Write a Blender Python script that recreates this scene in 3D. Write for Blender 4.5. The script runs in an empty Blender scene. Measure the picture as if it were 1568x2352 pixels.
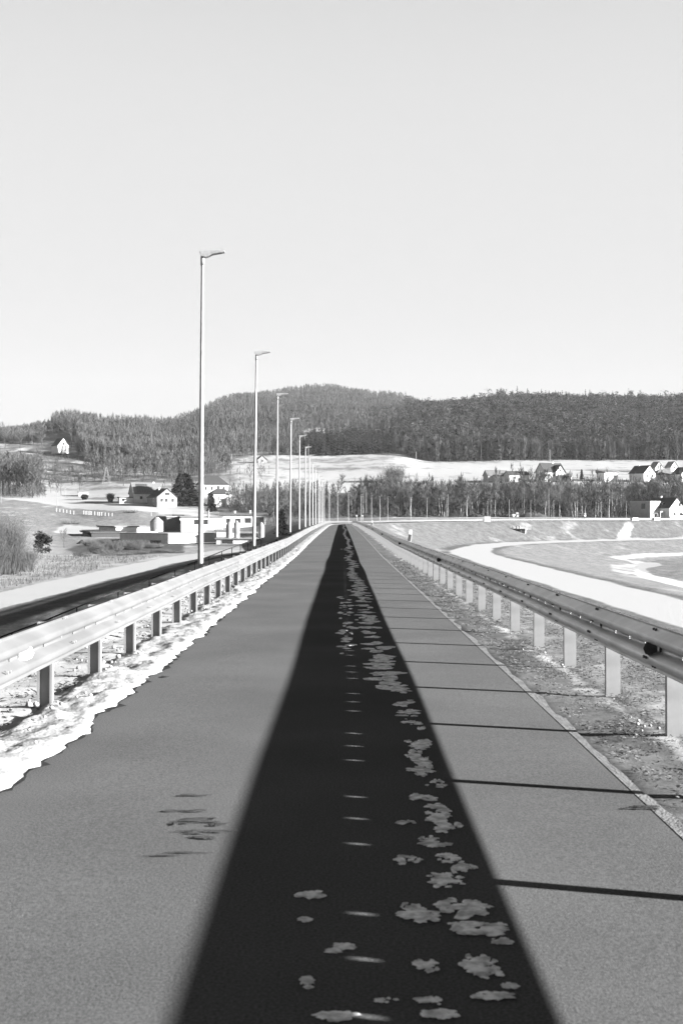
import bpy, math, random
import numpy as np
from mathutils import noise as mn, Vector
R = math.radians
F = 2849.0           # focal length in picture units
HC = 1.5             # eye height above the path
HY = 1192.0          # horizon row
CX = 784.0
sc = bpy.context.scene
COL = sc.collection
rnd = random.Random(7)
HAZE = .000028

# ------------------------------------------------------------------ materials
MATS = {}
def nd(nt, t, **kw):
    n = nt.nodes.new(t)
    for k, v in kw.items():
        setattr(n, k, v)
    return n
def mat(name, lo, hi=None, scale=5.0, rough=0.9, metal=0.0, spec=0.2, bump=0.0, bscale=None, stretch=(1,1,1), detail=6.0, lo_at=0.35, hi_at=0.65, coord='Object'):
    m = bpy.data.materials.new(name); m.use_nodes = True
    nt = m.node_tree; b = nt.nodes['Principled BSDF']
    b.inputs['Roughness'].default_value = rough
    b.inputs['Metallic'].default_value = metal
    b.inputs['Specular IOR Level'].default_value = spec
    if hi is None: hi = lo
    tc = nd(nt, 'ShaderNodeTexCoord'); mp = nd(nt, 'ShaderNodeMapping'); mp.inputs['Scale'].default_value = stretch
    nt.links.new(tc.outputs[coord], mp.inputs[0])
    n = nd(nt, 'ShaderNodeTexNoise'); n.inputs['Scale'].default_value = scale; n.inputs['Detail'].default_value = detail
    nt.links.new(mp.outputs[0], n.inputs['Vector'])
    r = nd(nt, 'ShaderNodeMapRange'); r.inputs[1].default_value = lo_at; r.inputs[2].default_value = hi_at
    r.inputs[3].default_value = lo; r.inputs[4].default_value = hi
    nt.links.new(n.outputs[0], r.inputs[0])
    nt.links.new(r.outputs[0], b.inputs['Base Color'])
    if bump:
        n2 = nd(nt, 'ShaderNodeTexNoise'); n2.inputs['Scale'].default_value = bscale or scale*3; n2.inputs['Detail'].default_value = 4
        nt.links.new(mp.outputs[0], n2.inputs['Vector'])
        bp = nd(nt, 'ShaderNodeBump'); bp.inputs['Strength'].default_value = bump; bp.inputs['Distance'].default_value = 0.02
        nt.links.new(n2.outputs[0], bp.inputs['Height']); nt.links.new(bp.outputs[0], b.inputs['Normal'])
    MATS[name] = m
    return m

def mat_ground(name, glo, ghi, sn, gscale, sscale, stretch=(1,1,1), edge=0.07, bump=0.35, bdist=0.05):
    """grass / snow mix: vertex attribute 'snow' is the share of ground the snow covers, 'tone' the grass brightness"""
    m = bpy.data.materials.new(name); m.use_nodes = True
    nt = m.node_tree; b = nt.nodes['Principled BSDF']; L = nt.links.new
    b.inputs['Roughness'].default_value = .95; b.inputs['Specular IOR Level'].default_value = .1
    tc = nd(nt, 'ShaderNodeTexCoord'); mp = nd(nt, 'ShaderNodeMapping'); mp.inputs['Scale'].default_value = stretch
    L(tc.outputs['Object'], mp.inputs[0])
    a = nd(nt, 'ShaderNodeAttribute', attribute_name='snow'); t = nd(nt, 'ShaderNodeAttribute', attribute_name='tone')
    outs = []
    for s, dt in ((gscale, 9), (sscale, 10), (gscale*7, 5)):
        n = nd(nt, 'ShaderNodeTexNoise'); n.inputs['Scale'].default_value = s; n.inputs['Detail'].default_value = dt; n.inputs['Roughness'].default_value = .62
        L(mp.outputs[0], n.inputs['Vector']); outs.append(n.outputs[0])
    av = nd(nt, 'ShaderNodeMath', operation='MULTIPLY_ADD'); av.inputs[1].default_value = .5; L(outs[2], av.inputs[0])
    hv = nd(nt, 'ShaderNodeMath', operation='MULTIPLY'); hv.inputs[1].default_value = .5; L(outs[0], hv.inputs[0]); L(hv.outputs[0], av.inputs[2])
    gr = nd(nt, 'ShaderNodeMapRange'); gr.inputs[1].default_value = .36; gr.inputs[2].default_value = .64; gr.inputs[3].default_value = glo; gr.inputs[4].default_value = ghi
    L(av.outputs[0], gr.inputs[0])
    gm = nd(nt, 'ShaderNodeMath', operation='MULTIPLY'); L(gr.outputs[0], gm.inputs[0]); L(t.outputs['Fac'], gm.inputs[1])
    # snow where noise < share (share remapped to the noise's range)
    th = nd(nt, 'ShaderNodeMapRange'); th.inputs[3].default_value = .22; th.inputs[4].default_value = .80; L(a.outputs['Fac'], th.inputs[0])
    df = nd(nt, 'ShaderNodeMath', operation='SUBTRACT'); L(th.outputs[0], df.inputs[0]); L(outs[1], df.inputs[1])
    sm = nd(nt, 'ShaderNodeMapRange'); sm.inputs[1].default_value = -edge; sm.inputs[2].default_value = edge; L(df.outputs[0], sm.inputs[0])
    mx = nd(nt, 'ShaderNodeMix', data_type='FLOAT'); L(sm.outputs[0], mx.inputs[0]); L(gm.outputs[0], mx.inputs[2]); mx.inputs[3].default_value = sn
    L(mx.outputs[0], b.inputs['Base Color'])
    bp = nd(nt, 'ShaderNodeBump'); bp.inputs['Strength'].default_value = bump; bp.inputs['Distance'].default_value = bdist
    L(av.outputs[0], bp.inputs['Height']); L(bp.outputs[0], b.inputs['Normal'])
    MATS[name] = m
    return m

mat('asphalt', .083, .101, 0.55, rough=.95, spec=.0, bump=.16, bscale=140, detail=8)
def speckle():
    m = MATS['asphalt']; nt = m.node_tree; b = nt.nodes['Principled BSDF']
    old = b.inputs['Base Color'].links[0].from_socket
    tc = nd(nt, 'ShaderNodeTexCoord')
    n = nd(nt, 'ShaderNodeTexNoise'); n.inputs['Scale'].default_value = 90; n.inputs['Detail'].default_value = 3
    nt.links.new(tc.outputs['Object'], n.inputs['Vector'])
    r = nd(nt, 'ShaderNodeMapRange'); r.inputs[1].default_value = .3; r.inputs[2].default_value = .7; r.inputs[3].default_value = .68; r.inputs[4].default_value = 1.34
    nt.links.new(n.outputs[0], r.inputs[0])
    v = nd(nt, 'ShaderNodeTexVoronoi'); v.inputs['Scale'].default_value = 9
    nt.links.new(tc.outputs['Object'], v.inputs['Vector'])
    c = nd(nt, 'ShaderNodeMapRange'); c.inputs[1].default_value = .035; c.inputs[2].default_value = .02; c.inputs[3].default_value = 1; c.inputs[4].default_value = 2.0
    nt.links.new(v.outputs['Distance'], c.inputs[0])
    a = nd(nt, 'ShaderNodeMath', operation='MULTIPLY'); bb = nd(nt, 'ShaderNodeMath', operation='MULTIPLY')
    nt.links.new(old, a.inputs[0]); nt.links.new(r.outputs[0], a.inputs[1]); nt.links.new(a.outputs[0], bb.inputs[0]); nt.links.new(c.outputs[0], bb.inputs[1])
    nt.links.new(bb.outputs[0], b.inputs['Base Color'])
speckle()
mat('wet_asphalt', .022, .042, 9, rough=.9, spec=.0, bump=.3, bscale=120)
mat('damp_asphalt', .034, .06, 14, rough=.95, spec=0, bump=.2, bscale=120)
mat('track_asphalt', .03, .045, 2, rough=.9)
mat('kerb', .115, .18, 5, rough=.95, bump=.5, bscale=60)
mat('snow', .19, .31, 9, rough=.9, spec=.05, bump=.55, bscale=26)
mat('shade_snow', .42, .95, 22, rough=.85, spec=.1, bump=.5, bscale=60)  # paler copy of snow for scraps in shade, lost light put into its colour
mat('galv_shaded', .34, .48, 2.2, rough=.44, metal=.94, spec=.5, bump=.03, bscale=40)  # brighter steel copy for the shaded right beam
mat('galv_sunlit', .11, .145, 1.6, rough=.72, metal=.5, spec=.3, bump=.04, bscale=30)  # same steel, darkened copy for the sunlit left beam
mat('galv_post', .19, .25, 5, rough=.5, metal=.25, spec=.4, bump=.03)
mat('bolt', .05, .09, 20, rough=.7, metal=.5)
mat('dark_steel', .012, .03, 12, rough=.6, metal=.2)
mat('lamp_head', .24, .32, 12, rough=.6, metal=.3)
mat('lens', .3, .35, 12, rough=.3)
mat('reflector_white', .85, .9, 30, rough=.4)
mat('reflector_dark', .04, .06, 30, rough=.4)
mat('white_paint', .3, .4, 2, rough=.8)
mat('plaster', .5, .6, .6, rough=.95)
mat('render_grey', .3, .38, .8, rough=.95)
mat('roof_dark', .028, .05, 3, rough=.9, spec=.1)
mat('roof_grey', .08, .13, 3, rough=.9, spec=.1)
mat('roof_snow', .15, .23, .25, rough=.95)
mat('metal_sheet', .28, .36, .5, rough=.6, metal=.1)
mat('glass', .02, .035, 2, rough=.15, spec=.6)
mat('frame', .55, .65, 2, rough=.7)
mat('panel', .03, .045, 2, rough=.3, spec=.5)
mat('concrete', .13, .22, 2, rough=.95)
mat('soil', .012, .03, .8, rough=1)
mat('bark', .025, .05, 3, rough=1)
mat('bark_light', .2, .42, 2.5, rough=.95, lo_at=.4, hi_at=.5)
mat('twig', .045, .085, .5, rough=1)
mat('twig_light', .065, .11, .5, rough=1)
mat('twig_forest', .038, .064, .03, rough=1)
mat('needle', .008, .02, .6, rough=1)
mat('needle_forest', .018, .05, .09, rough=1)
mat('dry_grass', .07, .10, 8, rough=1)
mat('dry_grass_light', .06, .10, 1, rough=1)
mat('wood', .12, .2, 3, rough=.95)
mat('tyre', .015, .02, 3, rough=.9)
mat('car_white', .7, .75, 2, rough=.3, spec=.5)
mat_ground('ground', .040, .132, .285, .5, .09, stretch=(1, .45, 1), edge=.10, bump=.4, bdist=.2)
mat_ground('verge', .062, .15, .32, 8, 2.4, stretch=(1, .8, 1), edge=.12, bump=.3, bdist=.015)

# ------------------------------------------------------------------ mesh helpers
class MB:
    def __init__(s): s.v = []; s.f = []; s.m = []
    def add(s, vs, fs, mi=0):
        o = len(s.v); s.v.extend(vs); s.f.extend([tuple(i+o for i in f) for f in fs]); s.m.extend([mi]*len(fs))
    def box(s, x0, x1, y0, y1, z0, z1, mi=0):
        s.add([(x0,y0,z0),(x1,y0,z0),(x1,y1,z0),(x0,y1,z0),(x0,y0,z1),(x1,y0,z1),(x1,y1,z1),(x0,y1,z1)],
              [(0,3,2,1),(4,5,6,7),(0,1,5,4),(1,2,6,5),(2,3,7,6),(3,0,4,7)], mi)
    def tube(s, p0, p1, r0, r1, n=6, mi=0, cap=True):
        a = Vector(p0); b = Vector(p1); d = (b-a)
        if d.length < 1e-6: return
        d.normalize(); u = d.orthogonal().normalized(); w = d.cross(u)
        vs = []
        for c, r in ((a, r0), (b, r1)):
            for k in range(n):
                t = 2*math.pi*k/n; vs.append(tuple(c + (u*math.cos(t)+w*math.sin(t))*r))
        fs = [(k, (k+1) % n, n+(k+1) % n, n+k) for k in range(n)]
        if cap: fs += [tuple(range(n))[::-1], tuple(range(n, 2*n))]
        s.add(vs, fs, mi)
    def sliver(s, p0, p1, w, mi=0):
        a = Vector(p0); b = Vector(p1); d = b-a
        if d.length < 1e-6: return
        o = d.cross(Vector((rnd.uniform(-1,1), rnd.uniform(-1,1), rnd.uniform(-1,1))))
        if o.length < 1e-6: return
        o.normalize()
        s.add([tuple(a-o*w/2), tuple(a+o*w/2), tuple(b)], [(0,1,2)], mi)
    def prism(s, pts, y0, y1, mi=0):
        """polygon in x,z extruded along y"""
        n = len(pts)
        s.add([(x,y0,z) for x,z in pts]+[(x,y1,z) for x,z in pts], [tuple(range(n)), tuple(range(2*n-1,n-1,-1))]+[(k,n+k,n+(k+1)%n,(k+1)%n) for k in range(n)], mi)
    def mesh(s, name, mats, smooth=False):
        me = bpy.data.meshes.new(name); me.from_pydata(s.v, [], s.f)
        for m in (mats if isinstance(mats, (list, tuple)) else [mats]): me.materials.append(MATS[m])
        if any(s.m): me.polygons.foreach_set('material_index', s.m)
        if smooth: me.polygons.foreach_set('use_smooth', [True]*len(me.polygons))
        me.update()
        return me
    def build(s, name, mats, parent=None, smooth=False):
        return link(name, s.mesh(name, mats, smooth), parent)

def link(name, me, parent=None):
    o = bpy.data.objects.new(name, me); COL.objects.link(o)
    if parent is not None: o.parent = parent
    return o
def tag(o, label=None, cat=None, group=None, kind=None):
    if label: o['label'] = label
    if cat: o['category'] = cat
    if group: o['group'] = group
    if kind: o['kind'] = kind
    return o
def thing(name, label, cat, loc=(0,0,0), rz=0.0, group=None):
    o = bpy.data.objects.new(name, None); COL.objects.link(o)
    o.location = loc; o.rotation_euler = (0,0,rz)
    return tag(o, label, cat, group)
KIDS = {}
def copy_tree(o, parent=None):
    c = o.copy(); COL.objects.link(c)
    if parent is not None: c.parent = parent
    for ch in o.children: copy_tree(ch, c)
    return c
def np_mesh(name, V, Fc, nside, mats, attrs=None, smooth=False):
    me = bpy.data.meshes.new(name)
    me.vertices.add(len(V)); me.vertices.foreach_set('co', np.asarray(V, dtype=np.float32).ravel())
    n = len(Fc); me.loops.add(n*nside); me.loops.foreach_set('vertex_index', np.asarray(Fc, dtype=np.int32).ravel())
    me.polygons.add(n); me.polygons.foreach_set('loop_start', np.arange(0, n*nside, nside, dtype=np.int32))
    for k, a in (attrs or {}).items():
        at_ = me.attributes.new(k, 'FLOAT', 'POINT'); at_.data.foreach_set('value', np.asarray(a, dtype=np.float32).ravel())
    me.materials.append(MATS[mats])
    me.update(calc_edges=True); me.validate()
    if smooth: me.polygons.foreach_set('use_smooth', [True]*n)
    return me

# ------------------------------------------------------------------ the crest path and the land
ctrl = [(0,-60),(0,0),(0,80),(0,160),(0,240),(.2,275),(1.0,303),(3.2,332),(6.6,355),(10.6,376),(14.4,393),(18.5,409),(22.5,421.5),(30,438),
        (37,452),(47,467),(56,480),(65,492.5),(75,505),(86,518),(98,531),(110,543),(123.5,555),(138,568),(169,593),(230,640),(330,710)]
ctrl = np.array(ctrl, float)
def catmull(P, k=10):
    out = []
    for i in range(len(P)-1):
        p0 = P[max(i-1,0)]; p1 = P[i]; p2 = P[i+1]; p3 = P[min(i+2,len(P)-1)]
        for j in range(k):
            t = j/k
            out.append(.5*((2*p1)+(-p0+p2)*t+(2*p0-5*p1+4*p2-p3)*t*t+(-p0+3*p1-3*p2+p3)*t**3))
    out.append(P[-1]); return np.array(out)
PATH = catmull(ctrl, 6)
seg = PATH[1:]-PATH[:-1]; sl = np.hypot(seg[:,0], seg[:,1]); S = np.concatenate([[0], np.cumsum(sl)])
S -= np.interp(0.0, PATH[:20,1], S[:20])          # s = 0 at the camera
def frame(s):
    x = np.interp(s, S, PATH[:,0]); y = np.interp(s, S, PATH[:,1])
    i = min(max(np.searchsorted(S, s)-1, 0), len(seg)-1)
    # smoothed tangent
    x2 = np.interp(s+2, S, PATH[:,0]); y2 = np.interp(s+2, S, PATH[:,1]); x1 = np.interp(s-2, S, PATH[:,0]); y1 = np.interp(s-2, S, PATH[:,1])
    tx, ty = x2-x1, y2-y1; l = math.hypot(tx, ty) or 1
    if l < 1e-3: tx, ty, l = seg[i][0], seg[i][1], sl[i]
    return x, y, tx/l, ty/l
RS = [-60,50,72,88,130,165,190,230,299,366,425,495,580,700,900]
RZ = [0,0,.13,.22,.34,.42,.45,.37,.20,.12,.25,.55,.8,.9,.9]
def crest(s): return np.interp(s, RS, RZ)
def W(s, d):
    """point at distance s along the path, d to its right"""
    x, y, tx, ty = frame(s)
    return x+ty*d, y-tx*d
def dist_path(x, y):
    x = np.atleast_1d(np.asarray(x, float)); y = np.atleast_1d(np.asarray(y, float))
    best = np.full(x.shape, 1e18); sd = np.zeros(x.shape); ss = np.zeros(x.shape)
    for i in range(len(seg)):
        ax, ay = PATH[i]; dx, dy = seg[i]; L2 = dx*dx+dy*dy
        t = np.clip(((x-ax)*dx+(y-ay)*dy)/L2, 0, 1)
        px = x-(ax+t*dx); py = y-(ay+t*dy); q = px*px+py*py
        m = q < best
        best[m] = q[m]
        sd[m] = np.where((dx*py-dy*px)[m] > 0, -1, 1)      # left of the path is negative
        ss[m] = S[i]+t[m]*sl[i]
    return np.sqrt(best)*sd, ss
def zz(Z, vy): return HC+(HY-vy)*Z/F
TAB = {}
def col(vx, z0, Z0, pts): TAB[vx] = ([Z0]+[p[0] for p in pts], [z0]+[zz(*p) for p in pts])
col(-400, -8.5, 200, [(400,1250),(560,1203),(750,1150),(850,1127),(1000,1075),(1200,1030),(1500,1005),(3500,1040)])
col(0, -8.5, 200, [(400,1250),(560,1203),(750,1150),(850,1127),(1000,1065),(1200,1018),(1500,1000),(3500,1040)])
col(150, -8.5, 300, [(470,1250),(560,1214),(700,1170),(800,1140),(870,1122),(1000,1075),(1150,1035),(1350,990),(1800,985),(3500,1040)])
col(300, -8.5, 300, [(480,1248),(580,1208),(660,1172),(750,1152),(870,1112),(1000,1088),(1200,1045),(1450,990),(1900,985),(3500,1040)])
col(400, -8.5, 300, [(480,1248),(600,1203),(680,1172),(760,1152),(870,1108),(1000,1092),(1200,1055),(1500,1010),(1800,970),(2300,960),(3500,1000)])
col(550, -8.5, 300, [(480,1244),(600,1200),(700,1180),(800,1140),(900,1092),(1050,1070),(1300,1025),(1700,955),(2000,922),(2400,918),(3500,1000)])
col(740, -6, 250, [(400,1212),(500,1195),(640,1188),(740,1181),(850,1112),(1000,1075),(1150,1052),(1350,1005),(1700,950),(2300,896),(3500,960)])
col(900, 1, 400, [(500,1191),(640,1188),(740,1181),(850,1112),(1000,1070),(1150,1047),(1350,1004),(1700,956),(2200,915),(3500,980)])
col(1000, 1.8, 500, [(640,1188.5),(740,1183),(850,1108),(1000,1075),(1150,1060),(1400,990),(1700,945),(2500,950),(3500,1000)])
col(1200, 1.8, 500, [(640,1188.5),(720,1185),(820,1110),(950,1086),(1150,1058),(1400,986),(1650,931),(2500,943),(3500,1000)])
col(1568, 1.8, 500, [(660,1189.5),(740,1186),(830,1110),(950,1086),(1150,1058),(1400,986),(1650,935),(2500,950),(3500,1000)])
col(2200, 1.8, 500, [(660,1189.5),(740,1186),(830,1110),(950,1086),(1150,1058),(1400,986),(1650,935),(2500,950),(3500,1000)])
TK = sorted(TAB)
def table(x, y):
    Z = np.maximum(y, 5.0); vx = np.clip(CX+F*x/Z, TK[0], TK[-1])
    cols = np.array([np.interp(Z, *TAB[k]) for k in TK])
    idx = np.clip(np.searchsorted(TK, vx)-1, 0, len(TK)-2); tk = np.array(TK, float)
    t = (vx-tk[idx])/(tk[idx+1]-tk[idx]); t = t*t*(3-2*t)
    ar = np.arange(len(Z))
    return cols[idx, ar]*(1-t)+cols[idx+1, ar]*t
def H(x, y, full=False):
    x = np.atleast_1d(np.asarray(x, float)); y = np.atleast_1d(np.asarray(y, float))
    d, s = dist_path(x, y); r = crest(s)
    zo = table(x, y)
    a = -d-3.4
    down = np.maximum(zo, r-a/2.2); up = np.minimum(zo, r+a/5.0)
    left = np.where(a <= 0, r, np.where(zo < r, down, up))
    b = d-4.2
    slope = r-b/2.75
    bench = -6.7-(b-21)*.035
    low = -7.2-(b-35)/7.0
    right = np.where(b <= 0, r, np.maximum(slope, np.where(b < 35, bench, np.maximum(low, -12.5))))
    z = np.where(d < 0, left, right)
    z = z-np.where((d > -3.3) & (d < 4.2), .09, 0)
    return (z, d, s) if full else z
def h1(x, y): return float(H(x, y)[0])
def at(vx, vy, z0=60.0, z1=3200.0):
    """where the sight line through a picture point meets the land"""
    Z = np.exp(np.linspace(math.log(z0), math.log(z1), 1500)); x = (vx-CX)*Z/F
    line = HC+(HY-vy)*Z/F; g = H(x, Z)
    hit = np.nonzero(g >= line)[0]
    i = hit[0] if len(hit) else len(Z)-1
    return float(x[i]), float(Z[i])
def at_plane(vx, vy, z): Z = (HC-z)*F/(vy-HY); return ((vx-CX)*Z/F, Z)

# land mesh: rings round the viewpoint, finer where the photograph looks
ang = np.concatenate([np.arange(-180, -40, 3.0), np.arange(-40, -22, .5), np.arange(-22, 22, .085), np.arange(22, 40, .5), np.arange(40, 180.1, 3.0)])
rad = np.concatenate([[0.0], np.exp(np.arange(math.log(2.0), math.log(3400), .0075))])
A, Rr = np.meshgrid(np.radians(ang), rad)
GX = (Rr*np.sin(A)).ravel(); GY = (Rr*np.cos(A)).ravel()
GZ, GD, GS = H(GX, GY, True)
def inpoly(px, py, poly):
    n = len(poly); inside = np.zeros(px.shape, bool); j = n-1
    for i in range(n):
        xi, yi = poly[i]; xj, yj = poly[j]
        c = ((yi > py) != (yj > py)) & (px < (xj-xi)*(py-yi)/((yj-yi) or 1e-9)+xi)
        inside ^= c; j = i
    return inside
def P(*pts): return [at(*p) for p in pts]
# gentle unevenness in the fields
def vnoise(x, y, s, seed=0):
    xs = np.asarray(x)/s; ys = np.asarray(y)/s
    x0 = np.floor(xs).astype(np.int64); y0 = np.floor(ys).astype(np.int64); fx = xs-x0; fy = ys-y0
    def hsh(i, j):
        n = (i*374761393+j*668265263+seed*974634777) & 0x7fffffff
        n = ((n ^ (n >> 13))*1274126177) & 0x7fffffff
        return (n & 0xffff)/65535.0
    fx = fx*fx*(3-2*fx); fy = fy*fy*(3-2*fy)
    return (hsh(x0,y0)*(1-fx)+hsh(x0+1,y0)*fx)*(1-fy)+(hsh(x0,y0+1)*(1-fx)+hsh(x0+1,y0+1)*fx)*fy
snow = np.full(GX.shape, .22); tone = np.ones(GX.shape)
leftside = GD < -3.2
far = (GY > 780) & leftside
snow[far] = .62+(.55*(vnoise(GX*.25, GY, 14, 2)-.5)+.5*(vnoise(GX*.4, GY, 45, 12)-.5))[far]; tone[far] = 1.5
tone[leftside & (GY < 780)] = 1.5
basin = GD > 4
snow[basin] = .02+(.3*(vnoise(GD*.9, GS*.18, 2.2, 3)*vnoise(GX, GY, 30, 13))+.12*vnoise(GX, GY, 40, 3))[basin]; tone[basin] = .98
shade_lift = leftside & (GD > -46) & (GY < 300); snow[shade_lift] = .22+.7*(vnoise(GX, GY*.35, 1.6, 51)-.4)[shade_lift]; tone[shade_lift] = np.where(GD[shade_lift] > -31.5, 4.5+26*np.clip(vnoise(GX, GY*.28, .7, 52)*.5+vnoise(GX, GY*.2, 1.9, 53)*.5-.42, 0, 1)[shade_lift], 1.2)  # snow-streaked grass, tone raised to lighten the embankment's shade
lo_ = 25.5+1.2*np.clip((GY-300)/40, 0, 1)
snow = np.maximum(snow, np.clip((GD-lo_)/1.6+.5, 0, 1)*np.clip((36.2-GD)/1.6+.5, 0, 1))
tone[basin & (GD > 38)] = 1.5
for poly, val in (
    (P((-80,1141),(128,1142),(256,1151),(402,1165),(575,1180),(575,1192),(402,1182),(256,1172),(128,1160),(0,1143.5),(-80,1143)), 1.0),
    (P((-80,1127),(120,1126),(350,1138),(350,1143),(120,1135),(-80,1134)), 1.0),
    (P((-80,1014),(190,1010),(190,1020),(-80,1020)), .9),
    (P((1434,1202),(1456,1202),(1431,1240),(1405,1240)), .85),
    (P((1392,1279),(1480,1272),(1600,1270),(1600,1275),(1480,1280),(1420,1284)), 1.0),
    (P((1415,1283),(1505,1290),(1518,1297),(1478,1306),(1500,1322),(1600,1344),(1600,1358),(1470,1326),(1430,1308),(1470,1294)), .95),
    (P((1400,1296),(1470,1292),(1440,1322),(1400,1310)), .55),
    (P((760,1186),(1600,1187),(1600,1190.5),(1000,1190),(760,1189)), .6),
    (P((150,1205),(250,1214),(400,1222),(240,1232),(120,1222)), .9),
    (P((380,1252),(620,1245),(620,1258),(380,1262)), .75)):
    snow[inpoly(GX, GY, poly)] = val
# track at the foot of the embankment
shade_lane = leftside & (GD < -32.3) & (GD > -37.4) & (GY < 420); snow[shade_lane] = 0; tone[shade_lane] = .9  # bare lane, embankment shade painted into its dark tone
trk = leftside & (GD < -38) & (GD > -46.5) & (GY < 330); snow[trk] = 1.0
reed = leftside & (GD < -47) & (GY < 420) & (GX < -20); snow[reed] = .35; tone[reed] = 2.0
brush = inpoly(GX, GY, P((150,1262),(200,1242),(330,1235),(420,1250),(420,1268),(300,1276),(180,1272))); snow[brush] = .0; tone[brush] = .55
slp = leftside & (GY > 880) & (GX < -90) & (GY < 1250); snow[slp] = .36+.5*(vnoise(GX*.4, GY, 22, 31)-.5)[slp]; tone[slp] = .95
bel = leftside & (GY > 645) & (GY < 815) & (GX/GY > -.08); snow[bel] = .1; tone[bel] = .5
forest_floor = leftside & (GY > 1250); snow[forest_floor] = .12; tone[forest_floor] = .5
clr = leftside & (GY > 1330) & (GY < 1470) & (CX+F*GX/np.maximum(GY, 1) > 690) & (CX+F*GX/np.maximum(GY, 1) < 880); snow[clr] = .55
sg = snow.reshape(len(rad), len(ang)); tg = tone.reshape(len(rad), len(ang))
for q_ in range(2):
    for g_ in (sg, tg):
        g_[1:-1, 1:-1] = .2*(g_[1:-1, 1:-1]+g_[:-2, 1:-1]+g_[2:, 1:-1]+g_[1:-1, :-2]+g_[1:-1, 2:])
snow = sg.ravel(); tone = tg.ravel()
dmp = .25*(vnoise(GX, GY, 9, 5)-.5)+.5*(vnoise(GX, GY, 31, 6)-.5)
ok = (np.abs(GD) > 50) & (GY > 60)
GZ = GZ+np.where(ok, dmp*np.clip((np.abs(GD)-50)/20, 0, 1), 0)
na = len(ang); nr = len(rad)
ii, jj = np.meshgrid(np.arange(nr-1), np.arange(na-1), indexing='ij'); q = (ii*na+jj).ravel()
Q = np.stack([q, q+1, q+na+1, q+na], 1)[:, ::-1]
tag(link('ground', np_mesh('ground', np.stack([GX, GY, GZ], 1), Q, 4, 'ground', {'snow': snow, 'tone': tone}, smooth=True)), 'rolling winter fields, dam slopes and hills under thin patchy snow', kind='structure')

# ------------------------------------------------------------------ strips along the crest
def slist(a, b, st0, grow=1.0):
    out = [a]; st = st0
    while out[-1] < b: out.append(out[-1]+st); st *= grow
    out[-1] = b; return out
def strip(name, ss, dfun, zfun, nd_, mt, attrs=None, smooth=True):
    V = []; at_ = {k: [] for k in (attrs or {})}
    for s in ss:
        x, y, tx, ty = frame(s); r = float(crest(s)); d0, d1 = dfun(s)
        for j in range(nd_+1):
            d = d0+(d1-d0)*j/nd_
            V.append((x+ty*d, y-tx*d, r+zfun(s, d, j/nd_)))
            for k, fn in (attrs or {}).items(): at_[k].append(fn(s, d, j/nd_))
    n = nd_+1; Fc = []
    for i in range(len(ss)-1):
        for j in range(nd_):
            a = i*n+j; Fc.append((a, a+1, a+n+1, a+n))
    return link(name, np_mesh(name, V, Fc, 4, mt, at_, smooth))
RIGHT = 1.60
road = strip('road', slist(-30, 700, 1.0, 1.004), lambda s: (-2.3, RIGHT), lambda s, d, t: .012*math.cos(d*.9), 10, 'asphalt')
tag(road, 'grey asphalt path running straight along the dam crest', kind='structure')
def fb(x, y, o=4):
    return mn.fractal(Vector((x, y, 3.1)), .8, 2.0, o)
def kerb_w(s): return .055+.035*fb(s*1.7, 5)
kb = strip('kerb_strip', slist(.5, 330, .12, 1.012), lambda s: (RIGHT-.005, RIGHT+kerb_w(s)+.03*fb(s*.45, 9)), lambda s, d, t: .0038, 3, 'kerb')
tag(kb, 'pale crumbling concrete edge between asphalt and right grass verge', kind='structure')

# right verge: short dry grass with old snow
def vr_z(s, d, t): return .0+.03*fb(s*1.1, d*1.3)-.018
def vr_snow(s, d, t):
    line = math.exp(-((d-2.2-.05*fb(s*.6, 1))/.09)**2)*.62*(1+.9*fb(s*.8, 2))
    return min(1, max(0, .0+.75*line+(.22 if d > 2.5 else 0)+.12*fb(s*.3, d)))
vr = strip('verge_right', slist(.3, 120, .09, 1.0055)+slist(121, 700, 2, 1.01), lambda s: (RIGHT+.03, 4.6), lambda s, d, t: vr_z(s, d, t)-(0 if d < 4.2 else (d-4.2)/2.75), 30, 'verge',
           {'snow': vr_snow, 'tone': lambda s, d, t: (.30 if t == 0 else .85+.45*(d > 2.4)+.35*fb(s*.5, d*2))})
vr.name = 'grass_verge'
tag(vr, 'matted dry grass verge with snow scraps under the right guardrail', kind='structure')

# left verge: grass mixed with snow, then the ploughed snow bank with its ragged edge
def vl_z(s, d, t): return .02+.04*fb(s*.9+30, d*1.1)
def vl_snow(s, d, t): return min(1, max(0, .80+.40*fb(s*.7+8, d*.9)+(.35 if s > 60 else 0)))
vl = strip('verge_left', slist(.3, 120, .09, 1.0055)+slist(121, 700, 2, 1.01), lambda s: (-3.6, -2.0), lambda s, d, t: vl_z(s, d, t)-(0 if d > -3.35 else .14), 16, 'verge',
           {'snow': vl_snow, 'tone': lambda s, d, t: 1.5})
vl.name = 'snowy_verge'
tag(vl, 'snow-patched grass shoulder beneath the left guardrail', kind='structure')
def e(s):
    base = -1.79-.05*math.exp(-((s-5)/3.0)**2)
    if s < 7.5: base -= (7.5-s)*.012
    return base+.085*fb(s*.9, 11, 5)+.05*fb(s*4.1, 4, 4)+.02*fb(s*17, 4, 3)
def bank_w(s): return -2.42-.10*fb(s*.8, 21)-.05*fb(s*5, 22)
def bank_z(s, d, t):
    edge = min(1, (1-t)*7); inner = min(1, t*4+.001)
    lump = .5+.5*fb(s*6, d*6, 5)
    return .014+(.018+.05*lump*inner+.03*fb(s*2.2+50, d*2))*edge**.5*(.35+.65*inner) + (-.02 if t == 0 else 0)
bank = strip('snow_bank', slist(.3, 80, .045, 1.0042)+slist(80.6, 360, .6, 1.005), lambda s: (bank_w(s)-(.0 if s < 60 else .8), e(s)), bank_z, 22, 'snow')
tag(bank, 'white ploughed snow lying along the left edge of the path', kind='stuff')
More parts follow.
